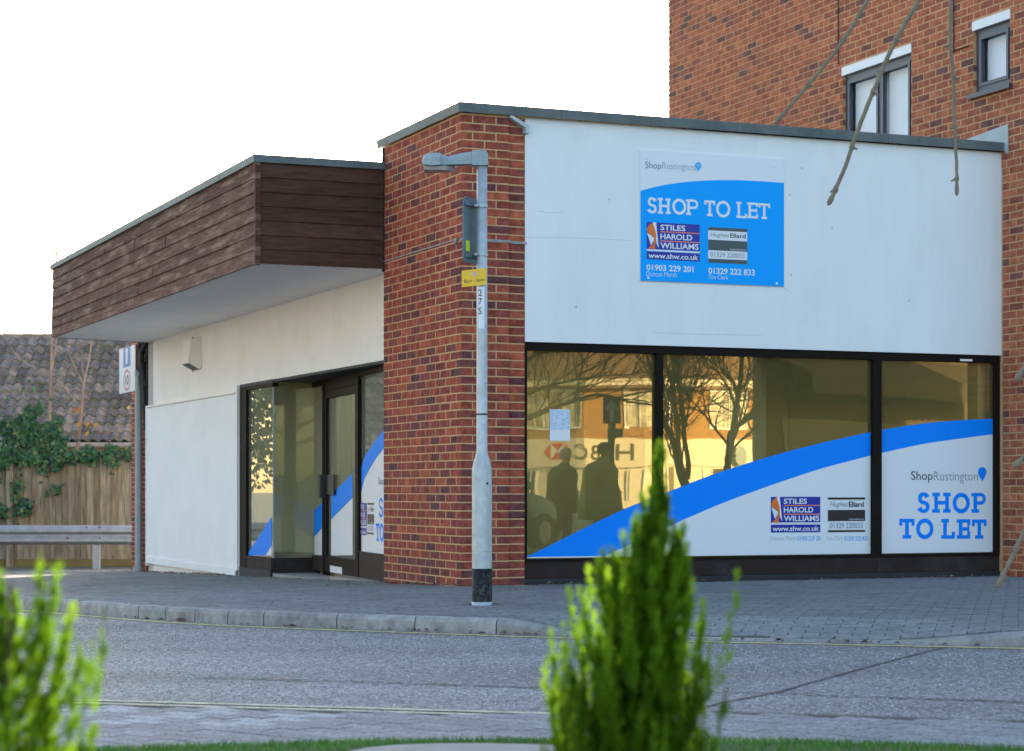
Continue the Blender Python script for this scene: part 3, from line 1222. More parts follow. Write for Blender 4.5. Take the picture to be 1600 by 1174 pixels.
def slab(ch, w, h, t):
    """slab serif capital of width w, height h, stroke t -> list of polygons that do not overlap"""
    s_ = t * 0.82
    q = []
    r4 = lambda x0, y0, x1, y1: q.append([(x0, y0), (x1, y0), (x1, y1), (x0, y1)])
    ov = t * 0.55
    if ch == 'H':
        xl, xr = ov, w - ov - t
        for x in (xl, xr):
            r4(x - ov, 0, x + t + ov * 0.9, s_)
            r4(x - ov, h - s_, x + t + ov * 0.9, h)
            r4(x, s_, x + t, h - s_)
        r4(xl + t, h * 0.5 - s_ / 2, xr, h * 0.5 + s_ / 2)
    elif ch == 'T':
        x = w / 2 - t / 2
        r4(0, h - s_, w, h)
        r4(0, h - s_ - t * 0.75, s_, h - s_)
        r4(w - s_, h - s_ - t * 0.75, w, h - s_)
        r4(x, s_, x + t, h - s_)
        r4(x - ov * 1.2, 0, x + t + ov * 1.2, s_)
    elif ch == 'L':
        x = ov
        r4(0, h - s_, x + t + ov, h)
        r4(x, s_, x + t, h - s_)
        r4(0, 0, w, s_)
        r4(w - s_, s_, w, s_ + t * 0.8)
    elif ch == 'E':
        x = ov
        r4(0, h - s_, w, h)
        r4(w - s_, h - s_ - t * 0.6, w, h - s_)
        r4(x, s_, x + t, h - s_)
        r4(0, 0, w, s_)
        r4(w - s_, s_, w, s_ + t * 0.8)
        r4(x + t, h * 0.5 - s_ / 2, w * 0.78, h * 0.5 + s_ / 2)
        r4(w * 0.78, h * 0.5 - s_ * 0.9, w * 0.78 + s_ * 0.7, h * 0.5 + s_ * 0.9)
    elif ch == 'P':
        x = ov
        r4(0, 0, x + t + ov, s_)
        r4(x, s_, x + t, h - s_)
        r4(0, h - s_, x + t, h)
        ry = h * 0.30
        cx_ = w - ry * 1.0
        r4(x + t, h - s_, cx_, h)
        r4(x + t, h - 2 * ry, cx_, h - 2 * ry + s_)
        q += arc_strip(cx_, h - ry, w - cx_, ry, s_, -math.pi / 2, math.pi / 2)
    elif ch == 'O':
        q += arc_strip(w / 2, h / 2, w / 2, h / 2, t, 0, 2 * math.pi, 36)
    elif ch == 'S':
        cl = []
        ru = (h - s_) / 4
        for k in range(15):
            an = R(12) + (R(270) - R(12)) * k / 14
            cl.append((w / 2 + (w / 2 - t * 0.62) * math.cos(an), h - s_ / 2 - ru + ru * math.sin(an)))
        for k in range(1, 15):
            an = R(90) - (R(90) + R(168)) * k / 14
            cl.append((w / 2 + (w / 2 - t / 2) * math.cos(an), s_ / 2 + ru + ru * math.sin(an)))
        L_, R_ = [], []
        for k, p in enumerate(cl):
            a_, b_ = cl[max(k - 1, 0)], cl[min(k + 1, len(cl) - 1)]
            dx, dy = b_[0] - a_[0], b_[1] - a_[1]
            l = math.hypot(dx, dy)
            ends = min(k, len(cl) - 1 - k)
            hw = (1.45 if ends == 0 else (1.25 if ends == 1 else 1.0)) * (t if abs(dy) / l > 0.5 else s_ * (1 + abs(dy) / l * 0.2)) / 2
            L_.append((p[0] - dy / l * hw, p[1] + dx / l * hw))
            R_.append((p[0] + dy / l * hw, p[1] - dx / l * hw))
        for k in range(len(cl) - 1):
            q.append([L_[k], L_[k + 1], R_[k + 1], R_[k]])
    return q


def slab_word(name, mat, parent, letters, fr, t):
    """letters: list of (char, x0, z0, x1, z1) in the frame fr(x, z)"""
    mb = MB()
    for ch, x0, z0, x1, z1 in letters:
        for poly in slab(ch, x1 - x0, z1 - z0, t):
            mb.face([fr(x0 + x, z0 + y) for x, y in poly])
    return mb.build(name, mat, parent)


def pin_shape(x0, z0, x1, z1):
    w, h = x1 - x0, z1 - z0
    r_ = w / 2
    pts = []
    for k in range(17):
        an = R(-25) + R(230) * k / 16
        pts.append((x0 + r_ + r_ * math.cos(an), z1 - r_ + r_ * math.sin(an)))
    pts.append((x0 + r_, z0))
    return pts


def agents(parent, fr, bx, b1, b2, navy, orange, black, dark, grey, salmon, board):
    """the two agents' panels; bx(x0,y0,x1,y1) converts panel coordinates (0..1) of box b -> frame box"""
    pass


def logo_a(parent, fr, box, navy):
    """panel: swan-like orange figure, three stacked words and a web address; box=(x0,z0,x1,z1); fr(x,z,layer)"""
    x0, z0, x1, z1 = box
    w, h = x1 - x0, z1 - z0
    X = lambda u_: x0 + u_ * w
    Z = lambda v_: z1 - v_ * h
    mb = MB()
    for v0, v1 in ((0, 0.72), (0.785, 1.0)):
        mb.face([fr(X(0), Z(v1), 1), fr(X(1), Z(v1), 1), fr(X(1), Z(v0), 1), fr(X(0), Z(v0), 1)])
    mb.build('logo_panel', navy, parent)
    mb = MB()
    mb.face([fr(X(a), Z(b), 2) for a, b in ((0.115, 0.0), (0.175, 0.0), (0.225, 0.68), (0.19, 0.60))])
    mb.face([fr(X(a), Z(b), 2) for a, b in ((0.0, 0.73), (1.0, 0.73), (1.0, 0.775), (0.0, 0.775))])
    mb.face([fr(X(a), Z(b), 2) for a, b in ((0.005, 0.29), (0.07, 0.34), (0.135, 0.42), (0.14, 0.48), (0.08, 0.62))])
    mb.build('logo_mark', M_wprint, parent)
    mb = MB()
    mb.face([fr(X(a), Z(b), 3) for a, b in ((0.11, 0.01), (0.05, 0.07), (0.0, 0.19), (0.01, 0.28), (0.07, 0.325), (0.125, 0.39), (0.15, 0.47), (0.175, 0.55), (0.175, 0.30))])
    mb.face([fr(X(a), Z(b), 3) for a, b in ((0.15, 0.475), (0.11, 0.60), (0.02, 0.715), (0.165, 0.715), (0.15, 0.60), (0.176, 0.555))])
    mb.build('logo_figure', M_orange, parent)
    mb = MB()
    for v in (0.228, 0.475):
        mb.face([fr(X(a), Z(b), 2) for a, b in ((0.255, v), (1.0, v), (1.0, v + 0.03), (0.255, v + 0.03))])
    mb.build('logo_rule', M_salmon, parent)
    f3 = lambda x, z: fr(x, z, 3)
    for word, u1, v0, v1 in (('STILES', 0.725, 0.05, 0.20), ('HAROLD', 0.855, 0.29, 0.445), ('WILLIAMS', 0.975, 0.53, 0.69)):
        text_at('lettering', word, M_wprint, parent, f3, (X(0.255), Z(v1), X(u1), Z(v0)), 0.022)
    text_at('lettering', 'www.shw.co.uk', M_wprint, parent, f3, (X(0.03), Z(0.965), X(0.97), Z(0.825)), 0.018)


def logo_b(parent, fr, box, black, white_bg):
    x0, z0, x1, z1 = box
    w, h = x1 - x0, z1 - z0
    X = lambda u_: x0 + u_ * w
    Z = lambda v_: z1 - v_ * h
    q = lambda mb, v0, v1, l: mb.face([fr(X(0), Z(v1), l), fr(X(1), Z(v1), l), fr(X(1), Z(v0), l), fr(X(0), Z(v0), l)])
    if white_bg:
        mb = MB()
        q(mb, 0.0, 1.0, 1)
        mb.build('logo_panel', M_wprint, parent)
    mb = MB()
    tk = (0.09, 0.42 - 0.065, 0.69 - 0.04, 0.89) if white_bg else (0.06, 0.36, 0.68, 0.945)
    q(mb, 0.0, tk[0], 2)
    q(mb, tk[1], tk[2], 2)
    q(mb, tk[3], 1.0, 2)
    mb.build('logo_bar', black, parent)
    f3 = lambda x, z: fr(x, z, 3)
    text_at('lettering', 'Hughes', M_gprint, parent, f3, (X(0.05), Z(tk[1] - 0.055), X(0.53), Z(tk[0] + 0.055)), -0.008, 0.35)
    text_at('lettering', 'Ellard', black, parent, f3, (X(0.56), Z(tk[1] - 0.085), X(0.96), Z(tk[0] + 0.06)), 0.012)
    text_at('lettering', 'hughesellard.com', M_wprint, parent, f3, (X(0.56), Z(tk[2] - 0.015), X(0.96), Z(tk[2] - 0.075)), 0.0)
    text_at('lettering', '01329 220033', M_gprint, parent, f3, (X(0.05), Z(tk[3] - 0.055), X(0.93), Z(tk[2] + 0.05)), -0.005)


LB = VB - 0.002


def frL(x, z, l=0):
    return W(x, LB - 0.0015 * l, z)


f0 = lambda x, z: W(x, LB - 0.004, z)
# graphics in the second window
logo_a(panes[1], frL, box_fp((1204.5, 776.5, 1281.5, 832), LB), M_navy)
logo_b(panes[1], frL, box_fp((1293.5, 777.5, 1351.5, 831.5), LB), M_kprint, False)
text('lettering', 'Duncan Marsh', M_lprint, panes[1], (1204, 838, 1244, 844.5), LB, -0.008)
text('lettering', '01903 229 201', M_cyan, panes[1], (1246, 838, 1283, 845), LB, 0.01)
text('lettering', 'Tim Clark', M_lprint, panes[1], (1291, 838, 1317, 844.5), LB, -0.008)
text('lettering', '01329 222 833', M_cyan, panes[1], (1319, 838, 1356, 845), LB, 0.01)
# third window
px5 = lambda x: 1400 + x / 9.03
py5 = lambda y: 720 + y / 9.03
text('lettering', 'Shop', M_dprint, panes[2], (px5(213), py5(148), px5(518), py5(312)), LB, 0.004)
text('lettering', 'Rustington', M_gprint, panes[2], (px5(535), py5(155), px5(1155), py5(322)), LB, -0.010)
bx = box_fp((px5(1155), py5(92), px5(1274), py5(296)), LB)
mb = MB()
mb.face([f0(*p) for p in pin_shape(*bx)])
mb.build('map_pin', M_blue, panes[2])
text('lettering', 'you', M_cyan, panes[2], (px5(1180), py5(146), px5(1252), py5(178)), LB - 0.004)


def slab_boxes(spec, conv_x, conv_y, b):
    o = []
    for ch, x0, y0, x1, y1 in spec:
        q = box_fp((conv_x(x0), conv_y(y0), conv_x(x1), conv_y(y1)), b)
        o.append((ch, *q))
    return o


fL = lambda x, z: W(x, LB, z)
slab_word('lettering', M_blue, panes[2], slab_boxes([('S', 305, 445, 475, 738), ('H', 512, 452, 775, 735), ('O', 800, 452, 1042, 745), ('P', 1065, 455, 1268, 735)], px5, py5, LB), fL, 0.043)
slab_word('lettering', M_blue, panes[2], slab_boxes([('T', 48, 820, 262, 1100), ('O', 285, 815, 530, 1108), ('L', 638, 822, 832, 1102), ('E', 858, 826, 1048, 1102), ('T', 1070, 830, 1280, 1102)], px5, py5, LB), fL, 0.043)
# paper notice taped inside the first window
notice = MB()
na = box_fp((859, 640, 890.5, 689), GB - 0.004)
notice.box(na[0], na[2], GB - 0.006, GB - 0.004, na[1], na[3], Lw)
notice = notice.build('paper_notice', M_wprint, None)
tag(notice, 'white and pale blue paper notice stuck on the left street window', 'notice')
WL[notice.name] = Vector((0, 0, 0))
M_pale = pm('pale_blue_print', (0.36, 0.52, 0.76), (0.6, 0.68, 0.8), scale=30, rough=0.5)
mb = MB()
zm = na[1] + (na[3] - na[1]) * 0.36
mb.face([W(na[0] + .004, GB - 0.008, zm), W(na[2] - .004, GB - 0.008, zm), W(na[2] - .004, GB - 0.008, na[3] - .004), W(na[0] + .004, GB - 0.008, na[3] - .004)])
mb.build('print_area', M_pale, notice)
mb = MB()
for k in range(9):
    zz = zm + 0.025 + k * 0.018
    x = na[0] + 0.03
    while x < na[2] - 0.04:
        l = rnd.uniform(0.008, 0.03)
        if rnd.random() < 0.7:
            mb.face([W(x, GB - 0.010, zz), W(x + l, GB - 0.010, zz), W(x + l, GB - 0.010, zz + 0.010), W(x, GB - 0.010, zz + 0.010)])
        x += l + 0.006
mb.build('print_marks', M_wprint, notice)

# ------------------------------------------------------------------ entrance recess in the side wall
def E(t, z, d=0.0, P=None, Q=None):
    """point on the door line: t metres from the inner corner, d towards the pavement"""
    return EB + ED * t + EN * d + Vector((0, 0, z))


EA = W(0.2, 6.756)
EB = W(0.723, 6.756)
E_END = W(0.235, 2.14)
ED = (E_END - EB).normalized()
EN = Vector((ED.y, -ED.x, 0))
if EN.dot(-U) < 0:
    EN = -EN
elen = (E_END - EB).length
HEAD = 2.13
mb = part('recess_soffit', M_black)
mb.prism([(0.198, 2.12), (0.198, 6.80), (0.80, 6.80), (0.45, 2.12)], 2.135, 2.163, lambda x, y, d: W(x, y, d))
mb.box(0.190, 0.205, 6.70, 8.16, 2.128, 2.166, Lw)
mb.out()
fr = part('entrance_frame', M_frame)
fr.box(0.185, 0.29, 7.86, 8.155, -0.2, 2.125, Lw)                                    # jamb
fr.box(0.19, 0.26, 6.70, 7.86, 2.085, 2.125, Lw)
EL = lambda x, y, z: E(x, z, y)
T1, T2 = 0.66, 2.56
fr.box(0.0, elen, -0.03, 0.03, 2.08, 2.133, EL)                                       # head of the door line
for t0, t1 in ((T1, T1 + 0.10), (T2 - 0.02, T2 + 0.07)):
    fr.box(t0, t1, -0.04, 0.04, -0.15, 2.079, EL)
fr.box(T1 + 0.101, T2 - 0.021, -0.02, 0.03, 2.0, 2.079, EL)
fr.out()
kk = part('kick_panel', M_kick)
kk.box(0.19, 0.25, 6.756, 7.86, -0.10, 0.045, Lw)
kk.box(0.2, 0.723, 6.735, 6.775, -0.10, 0.045, Lw)
kk.box(0.0, T1, -0.03, 0.03, -0.10, 0.07, EL)
kk.out()
kk = part('kick_panel', M_kick)
kk.box(T2 + 0.071, elen, -0.03, 0.03, -0.10, 0.195, EL)
kk.out()
pl_ = part('plinth', M_black)
pl_.box(0.175, 0.30, 6.74, 8.15, -0.35, -0.102, Lw)
pl_.box(0.21, 0.75, 6.72, 6.79, -0.35, -0.102, Lw)
pl_.out()
pl_ = part('plinth', M_black)
pl_.box(T2 + 0.10, elen, -0.05, 0.06, -0.35, -0.102, EL)
pl_.out()
door = part('door', M_frame)
D0, D1 = T1 + 0.104, T2 - 0.024
door.box(D0, D0 + 0.10, -0.02, 0.03, -0.09, 1.995, EL)
door.box(D1 - 0.10, D1, -0.02, 0.03, -0.09, 1.995, EL)
door.box(D0 + 0.101, D1 - 0.101, -0.02, 0.03, 1.91, 1.995, EL)
door.box(D0 + 0.101, D1 - 0.101, -0.02, 0.03, -0.09, 0.09, EL)
door = door.out()
mb = MB()
mb.box(D0 - 0.03, D0 + 0.10, 0.031, 0.10, 0.76, 1.03, EL)
mb.box(D0 + 0.13, D0 + 0.55, 0.02, 0.035, 0.80, 1.03, EL)
mb.build('handle', M_kprint, door)
mb = MB()
mb.box(D0 + 0.35, D0 + 1.0, 0.031, 0.036, -0.085, -0.01, EL)
mb.build('paper_strip', M_wprint, door)
def epane(t0, t1, z0, z1, parent=None):
    g = part('glass_pane', M_glass2, parent)
    g.face([E(t0, z0), E(t1, z0), E(t1, z1), E(t0, z1)])
    return g.out()


ga = part('glass_pane', M_glass2)
ga.face([W(0.22, 7.86, 0.046), W(0.22, 6.757, 0.046), W(0.22, 6.757, 2.084), W(0.22, 7.86, 2.084)])
ga = ga.out()
gab = part('glass_pane', M_glass2)
gab.face([W(0.222, 6.755, 0.046), W(0.723, 6.755, 0.046), W(0.723, 6.755, 2.134), W(0.222, 6.755, 2.134)])
gab = gab.out()
gb = epane(0.004, T1, 0.071, 2.079)
gd = epane(D0 + 0.10, D1 - 0.10, 0.09, 1.91, door)
ge = epane(T2 + 0.07, elen, 0.196, 2.079)
mb = MB()
mb.box(0.212, 0.226, 6.746, 6.764, 0.046, 2.08, Lw)
mb.build('glass_edge', M_pvc, gab)


def lpx(px, py, fr_o, d_):
    """size chart of a side plane through fr_o along d_: photo coordinates -> (t, z)"""
    r_ = (px - 800.0) / F
    tt = (fr_o.x * d_.y - fr_o.y * d_.x) / (r_ * d_.y - d_.x)
    return (r_ * tt - fr_o.x) / d_.x, CAM_H + (765 - py) * tt / F


def vin(parent, mat, pts, o_, d_, n_, off=0.004, clip=None, name='blue_vinyl'):
    mb = MB()
    q = []
    for x, y in pts:
        t, z = lpx(x, y, o_, d_)
        if clip:
            t = min(max(t, clip[0]), clip[1])
        q.append(o_ + d_ * t + n_ * off + Vector((0, 0, z)))
    mb.face(q)
    return mb.build(name, mat, parent)


a_o = W(0.22, 7.86)
vin(ga, M_blue, [(385.5, 868), (415.5, 868), (424.8, 852), (424.8, 808)], a_o, -V, -U)
vin(ga, M_wprint, [(416, 868), (424.8, 868), (424.8, 852.5)], a_o, -V, -U, name='white_vinyl')
vin(gb, M_blue, [(491.5, 799), (506, 782), (506, 822), (491.5, 838)], EB, ED, EN, clip=(0.01, T1 - 0.01))
vin(gb, M_wprint, [(491.5, 839), (506, 823), (506, 867), (491.5, 867)], EB, ED, EN, clip=(0.01, T1 - 0.01), name='white_vinyl')
dc = (D0 + 0.11, D1 - 0.11)
vin(gd, M_blue, [(518, 773), (551.5, 740), (551.5, 777), (518, 811)], EB, ED, EN, clip=dc)
vin(gd, M_wprint, [(518, 812), (551.5, 778), (551.5, 868), (518, 868)], EB, ED, EN, clip=dc, name='white_vinyl')
ec = (T2 + 0.075, elen - 0.01)
vin(ge, M_blue, [(559, 731), (570, 714), (580, 699), (590, 685), (598, 675), (607, 664), (607, 692), (598, 703), (590, 713), (580, 729), (570, 748), (559, 768)], EB, ED, EN, clip=ec)
vin(ge, M_wprint, [(559, 769), (570, 749), (580, 730), (590, 714), (598, 704), (607, 693), (607, 868), (559, 870)], EB, ED, EN, clip=ec, name='white_vinyl')


def frE(box):
    x0, y0, x1, y1 = box
    t0, t1 = lpx(x0, 800, EB, ED)[0], lpx(x1, 800, EB, ED)[0]
    z1, z0 = lpx((x0 + x1) / 2, y0, EB, ED)[1], lpx((x0 + x1) / 2, y1, EB, ED)[1]
    return t0, z0, t1, z1


frEL = lambda x, z, l=0: E(x, z, 0.006 + 0.0015 * l)
logo_a(ge, frEL, frE((562, 786, 574, 836)), M_navy)
logo_b(ge, frEL, frE((575.5, 786, 585, 835)), M_kprint, False)
fE = lambda x, z: E(x, z, 0.006)
text_at('lettering', 'Shop', M_gprint, ge, fE, frE((592, 746, 600.5, 761)), 0.0)
slab_word('lettering', M_blue, ge, [('S', *frE((593, 778, 599.2, 809)))], fE, 0.035)
slab_word('lettering', M_blue, ge, [('T', *frE((588, 818, 593.8, 846))), ('O', *frE((594.2, 818, 600.4, 847)))], fE, 0.035)
mb = part('poster', M_wprint)
mb.box(3.14 - 0.25, 3.14, -0.06, -0.05, 1.0, 1.45, EL)
mb.out()
# threshold slabs
mb = part('threshold', M_stone)
mb.prism([(0.20, 6.73), (0.73, 6.73), (0.45, 4.6), (0.20, 4.5)], -0.30, -0.135, lambda x, y, d: W(x, y, d + 0.0))
mb.out()
M_stone2 = pm('warm_slab', (0.36, 0.32, 0.26), (0.30, 0.27, 0.22), scale=10, rough=0.85)
mb = part('threshold', M_stone2)
mb.prism([(0.20, 4.49), (0.45, 4.59), (0.26, 2.2), (0.20, 2.2)], -0.30, -0.085, lambda x, y, d: W(x, y, d))
mb.out()

# interior seen through the glass
mb = part('interior_floor', M_floor)
mb.prism([(0.80, 6.80), (0.33, 2.2), (0.67, 0.2), (5.59, 0.2), (5.59, 12.9), (0.45, 12.9), (0.45, 6.80)], -0.2, 0.06, lambda x, y, d: W(x, y, d))
mb.out()
mb = part('interior_ceiling', M_ceil)
mb.box(0.44, 5.59, 0.285, 12.9, 2.5, 2.6, Lw)
mb.out()
mb = part('interior_wall', M_interior)
mb.box(2.32, 5.56, 3.9, 4.0, 0.06, 2.49, Lw)
mb.box(5.57, 5.595, 0.16, 3.89, 0.06, 2.49, Lw)
mb.box(2.2, 2.3, 2.4, 8.6, 0.06, 2.49, Lw)
mb.box(0.45, 2.19, 8.5, 8.6, 0.06, 2.49, Lw)
mb.out()
mb = part('interior_column', M_column)
mb.box(3.55, 3.98, 1.6, 2.1, 0.06, 2.49, Lw)
mb.box(0.47, 0.60, 2.2, 2.6, 0.06, 2.49, Lw)
mb.out()

# ------------------------------------------------------------------ to-let board on the white panel
BB = 0.006
board = MB()
board.box(1.766, 3.281, BB, 0.0195, 2.781, 3.988, Lw)
board = board.build('sign_board', M_wprint)
tag(board, 'large blue and white SHOP TO LET board screwed to the white upper wall', 'sign')
BL = BB - 0.0015
zx = lambda x: 980 + x / 4.893
zy = lambda y: 220 + y / 4.893
curve = [fp(zx(x), zy(y), BL) for x, y in ((96, 383), (200, 357), (300, 336), (400, 321), (500, 311), (600, 305), (700, 302), (800, 302), (900, 304), (1050, 312), (1199, 323))]
mb = MB()
for (a0, z0_), (a1, z1_) in zip(curve[:-1], curve[1:]):
    a0, a1 = max(a0, 1.767), min(a1, 3.280)
    mb.face([W(a0, BL, 2.782), W(a1, BL, 2.782), W(a1, BL, z1_), W(a0, BL, z0_)])
mb.build('blue_print', M_bblue, board)
B2 = BL - 0.0015
text('lettering', 'Shop', M_gprint, board, (zx(138), zy(163), zx(262), zy(229)), B2, 0.0)
text('lettering', 'Rustington', M_lprint, board, (zx(268), zy(170), zx(524), zy(238)), B2, -0.010)
mb = MB()
mb.face([W(a, B2, z) for a, z in pin_shape(*box_fp((zx(519), zy(164), zx(568), zy(237)), B2))])
mb.build('map_pin', M_cyan, board)
text('lettering', 'you', M_wprint, board, (zx(530), zy(182), zx(558), zy(195)), B2 - 0.002)
fB = lambda x, z: W(x, B2, z)
slab_word('lettering', M_wprint, board, slab_boxes([('S', 155, 432, 226, 556), ('H', 234, 440, 334, 560), ('O', 345, 444, 452, 566), ('P', 450, 450, 542, 570),
                                                     ('T', 590, 458, 672, 578), ('O', 680, 460, 788, 588), ('L', 834, 470, 915, 592), ('E', 918, 474, 1000, 594), ('T', 1004, 480, 1092, 600)], zx, zy, B2), fB, 0.0255)


def frB(x, z, l=0):
    return W(x, BL - 0.0015 * l, z)


logo_a(board, frB, box_fp((zx(148), zy(632), zx(554), zy(916)), BL), M_navy)
logo_b(board, frB, box_fp((zx(619), zy(668), zx(916), zy(938)), BL), M_dprint, True)
text('lettering', '01903 229 201', M_wprint, board, (zx(148), zy(953), zx(508), zy(1000)), B2, 0.022)
text('lettering', 'Duncan Marsh', M_wprint, board, (zx(148), zy(1003), zx(378), zy(1040)), B2, -0.008)
text('lettering', '01329 222 833', M_wprint, board, (zx(621), zy(978), zx(975), zy(1026)), B2, 0.022)
text('lettering', 'Tim Clark', M_wprint, board, (zx(621), zy(1028), zx(773), zy(1060)), B2, -0.008)
for x, y in ((150, 133), (1125, 200), (161, 1049), (1143, 1092)):
    a, z = fp(zx(x), zy(y), B2)
    mb = MB()
    mb.prism([(a + 0.012 * math.cos(k * math.pi / 4), z + 0.012 * math.sin(k * math.pi / 4)) for k in range(8)], BB - 0.008, BB - 0.0005, lambda x, z, d: W(x, d, z))
    mb.build('screw_cap', M_wprint, board)

mb = part('crack', M_lead, kind='stuff')
for pts in ([(821, 371), (870, 371.5), (925, 373), (985, 376)], [(1226, 451), (1236, 458), (1241, 466)], [(840, 330), (862, 333), (880, 331)], [(1020, 520), (1100, 523), (1190, 524)]):
    q_ = [fp(x, y, 0.02) for x, y in pts]
    for (a0, z0_), (a1, z1_) in zip(q_[:-1], q_[1:]):
        mb.face([W(a0, 0.0185, z0_ - 0.001), W(a1, 0.0185, z1_ - 0.001), W(a1, 0.0185, z1_ + 0.001), W(a0, 0.0185, z0_ + 0.001)])
for x, y in ((1234, 305), (1236, 430), (1300, 356), (1253, 263), (952, 312), (1420, 470), (900, 480)):
    a, z = fp(x, y, 0.02)
    mb.face([W(a + 0.007 * math.cos(k * math.pi / 3), 0.0185, z + 0.009 * math.sin(k * math.pi / 3)) for k in range(6)])
mb.out()

# small floodlight housing on the side wall
box_t = thing('wall_light', 'small white angular wall light fixed high on the side wall under the canopy', 'wall light', W(0.19, 10.3, 2.7))
mb = MB()
mb.prism([(0.198, 2.90), (0.198, 2.50), (0.17, 2.47), (0.02, 2.55), (0.05, 2.86)], 10.14, 10.55, lambda x, z, d: W(x, d, z))
mb.build('housing', M_cream, box_t)
mb = MB()
mb.face([W(0.165, 10.17, 2.468), W(0.165, 10.52, 2.468), W(0.03, 10.52, 2.541), W(0.03, 10.17, 2.541)])
mb.build('lens', M_kprint, box_t)
mb = part('cable', M_lead)
mb.tube([W(0.19, 10.58, 2.45), W(0.185, 10.585, 2.75), W(0.185, 10.57, 2.93)], 0.008, 5)
mb.out()

# route sign on the end wall
rs = thing('route_sign', 'white sign with a blue upward arrow panel and a red ringed number 10 roundel', 'road sign', W(0.10, 14.3, 2.3))
SB0, SB1 = 13.70, 14.82
mb = MB()
mb.box(0.085, 0.10, SB0, SB1, 2.33, 3.015, Lw)
mb.build('plate', M_wprint, rs)
mb = MB()
mb.box(0.101, 0.198, SB0 + 0.02, SB0 + 0.6, 2.36, 3.0, Lw, tone=0.9)
mb.build('backing_box', pm('orange_timber', (0.34, 0.15, 0.04), (0.26, 0.11, 0.03), scale=8), rs)
fS = lambda x, z, l=0: W(0.083 - 0.002 * l, SB1 - x, z)
mb = MB()
mb.face([fS(*p, 0) for p in ((0.30, 2.715), (0.80, 2.715), (0.80, 3.014), (0.30, 3.014))])
mb.build('blue_panel', pm('sign_blue', (0.02, 0.16, 0.55), rough=0.4), rs)
mb = MB()
mb.face([fS(*p, 1) for p in ((0.49, 2.76), (0.62, 2.76), (0.62, 2.95), (0.70, 2.95), (0.555, 3.013), (0.41, 2.95), (0.49, 2.95))])
mb.build('arrow', M_wprint, rs)
c = (0.555, 2.515)
mb = MB()
for q in arc_strip(c[0], c[1], 0.245, 0.158, 0.028, 0, 2 * math.pi, 40):
    mb.face([fS(x, z, 0) for x, z in q])
mb.build('red_ring', M_redp, rs)
text_at('lettering', '10', M_kprint, rs, fS, (c[0] - 0.13, c[1] - 0.075, c[0] + 0.13, c[1] + 0.075), 0.01)

# ------------------------------------------------------------------ taller brick building
apt = thing('brick_building', 'tall orange brick building rising behind and beside the white shop', 'building', W(5.757, 0, 0))
AA = 5.757
AB0, AB1, AZ = -0.40, 7.35, 14.0  # unseen height and far length stretched to shade the street opposite
OPEN = [(1.63, 3.01, 4.45, 5.60), (-0.12, 0.50, 4.86, 5.60)]
mb = MB()
def apt_face(b0, b1, z0, z1):
    mb.box(AA, AA + 0.10, b0, b1, z0, z1, Lw)
bs = [AB0, -0.12, 0.50, 1.63, 3.01, AB1]
for i in range(5):
    hole = {1: (4.86, 5.60), 3: (4.45, 5.60)}.get(i)
    if hole:
        apt_face(bs[i], bs[i + 1], -0.3, hole[0])
        apt_face(bs[i], bs[i + 1], hole[1], AZ)
    else:
        apt_face(bs[i], bs[i + 1], -0.3, AZ)
mb.box(AA + 0.11, 33, AB1 - 0.25, AB1, -0.3, AZ, Lw)
mb.box(AA + 0.101, 33, AB0, AB0 + 0.25, -0.3, AZ, Lw)
mb.box(32.7, 33, AB0 + 0.26, AB1 - 0.26, -0.3, AZ, Lw)
wall_o = mb.build('wall', M_mortar, apt)
WL['wall.x'] = Vector((0, 0, 0))
aw = Wall(wall_o, M_brick2)
conv = lambda ops: [(AB1 - p1, AB1 - p0, q0, q1) for p0, p1, q0, q1 in ops]
hide = lambda px, py: (0.02 if (px < 1568 and py > 165 + (px - 820) * 0.075) else 1.0)
aw.lay(W(AA, AB1), -V, -U, AB1 - AB0, 4.05, 8.0, perp=0.018, openings=conv(OPEN), extra=hide)
aw.lay(W(AA, -0.002), -V, -U, -AB0, -0.02, 4.05, extra=None, openings=[])
aw.finish()
mb = MB()
mb.box(AA - 0.05, 33.1, AB0 - 0.1, AB1 + 0.1, AZ + 0.003, AZ + 0.25, Lw)
mb.build('roof', M_coping, apt)
mb = MB()
mb.box(AA + 0.6, AA + 0.65, AB0 + 0.3, AB1 - 0.3, 3.0, 7.0, Lw)
mb.build('inner_wall', M_blind, apt)


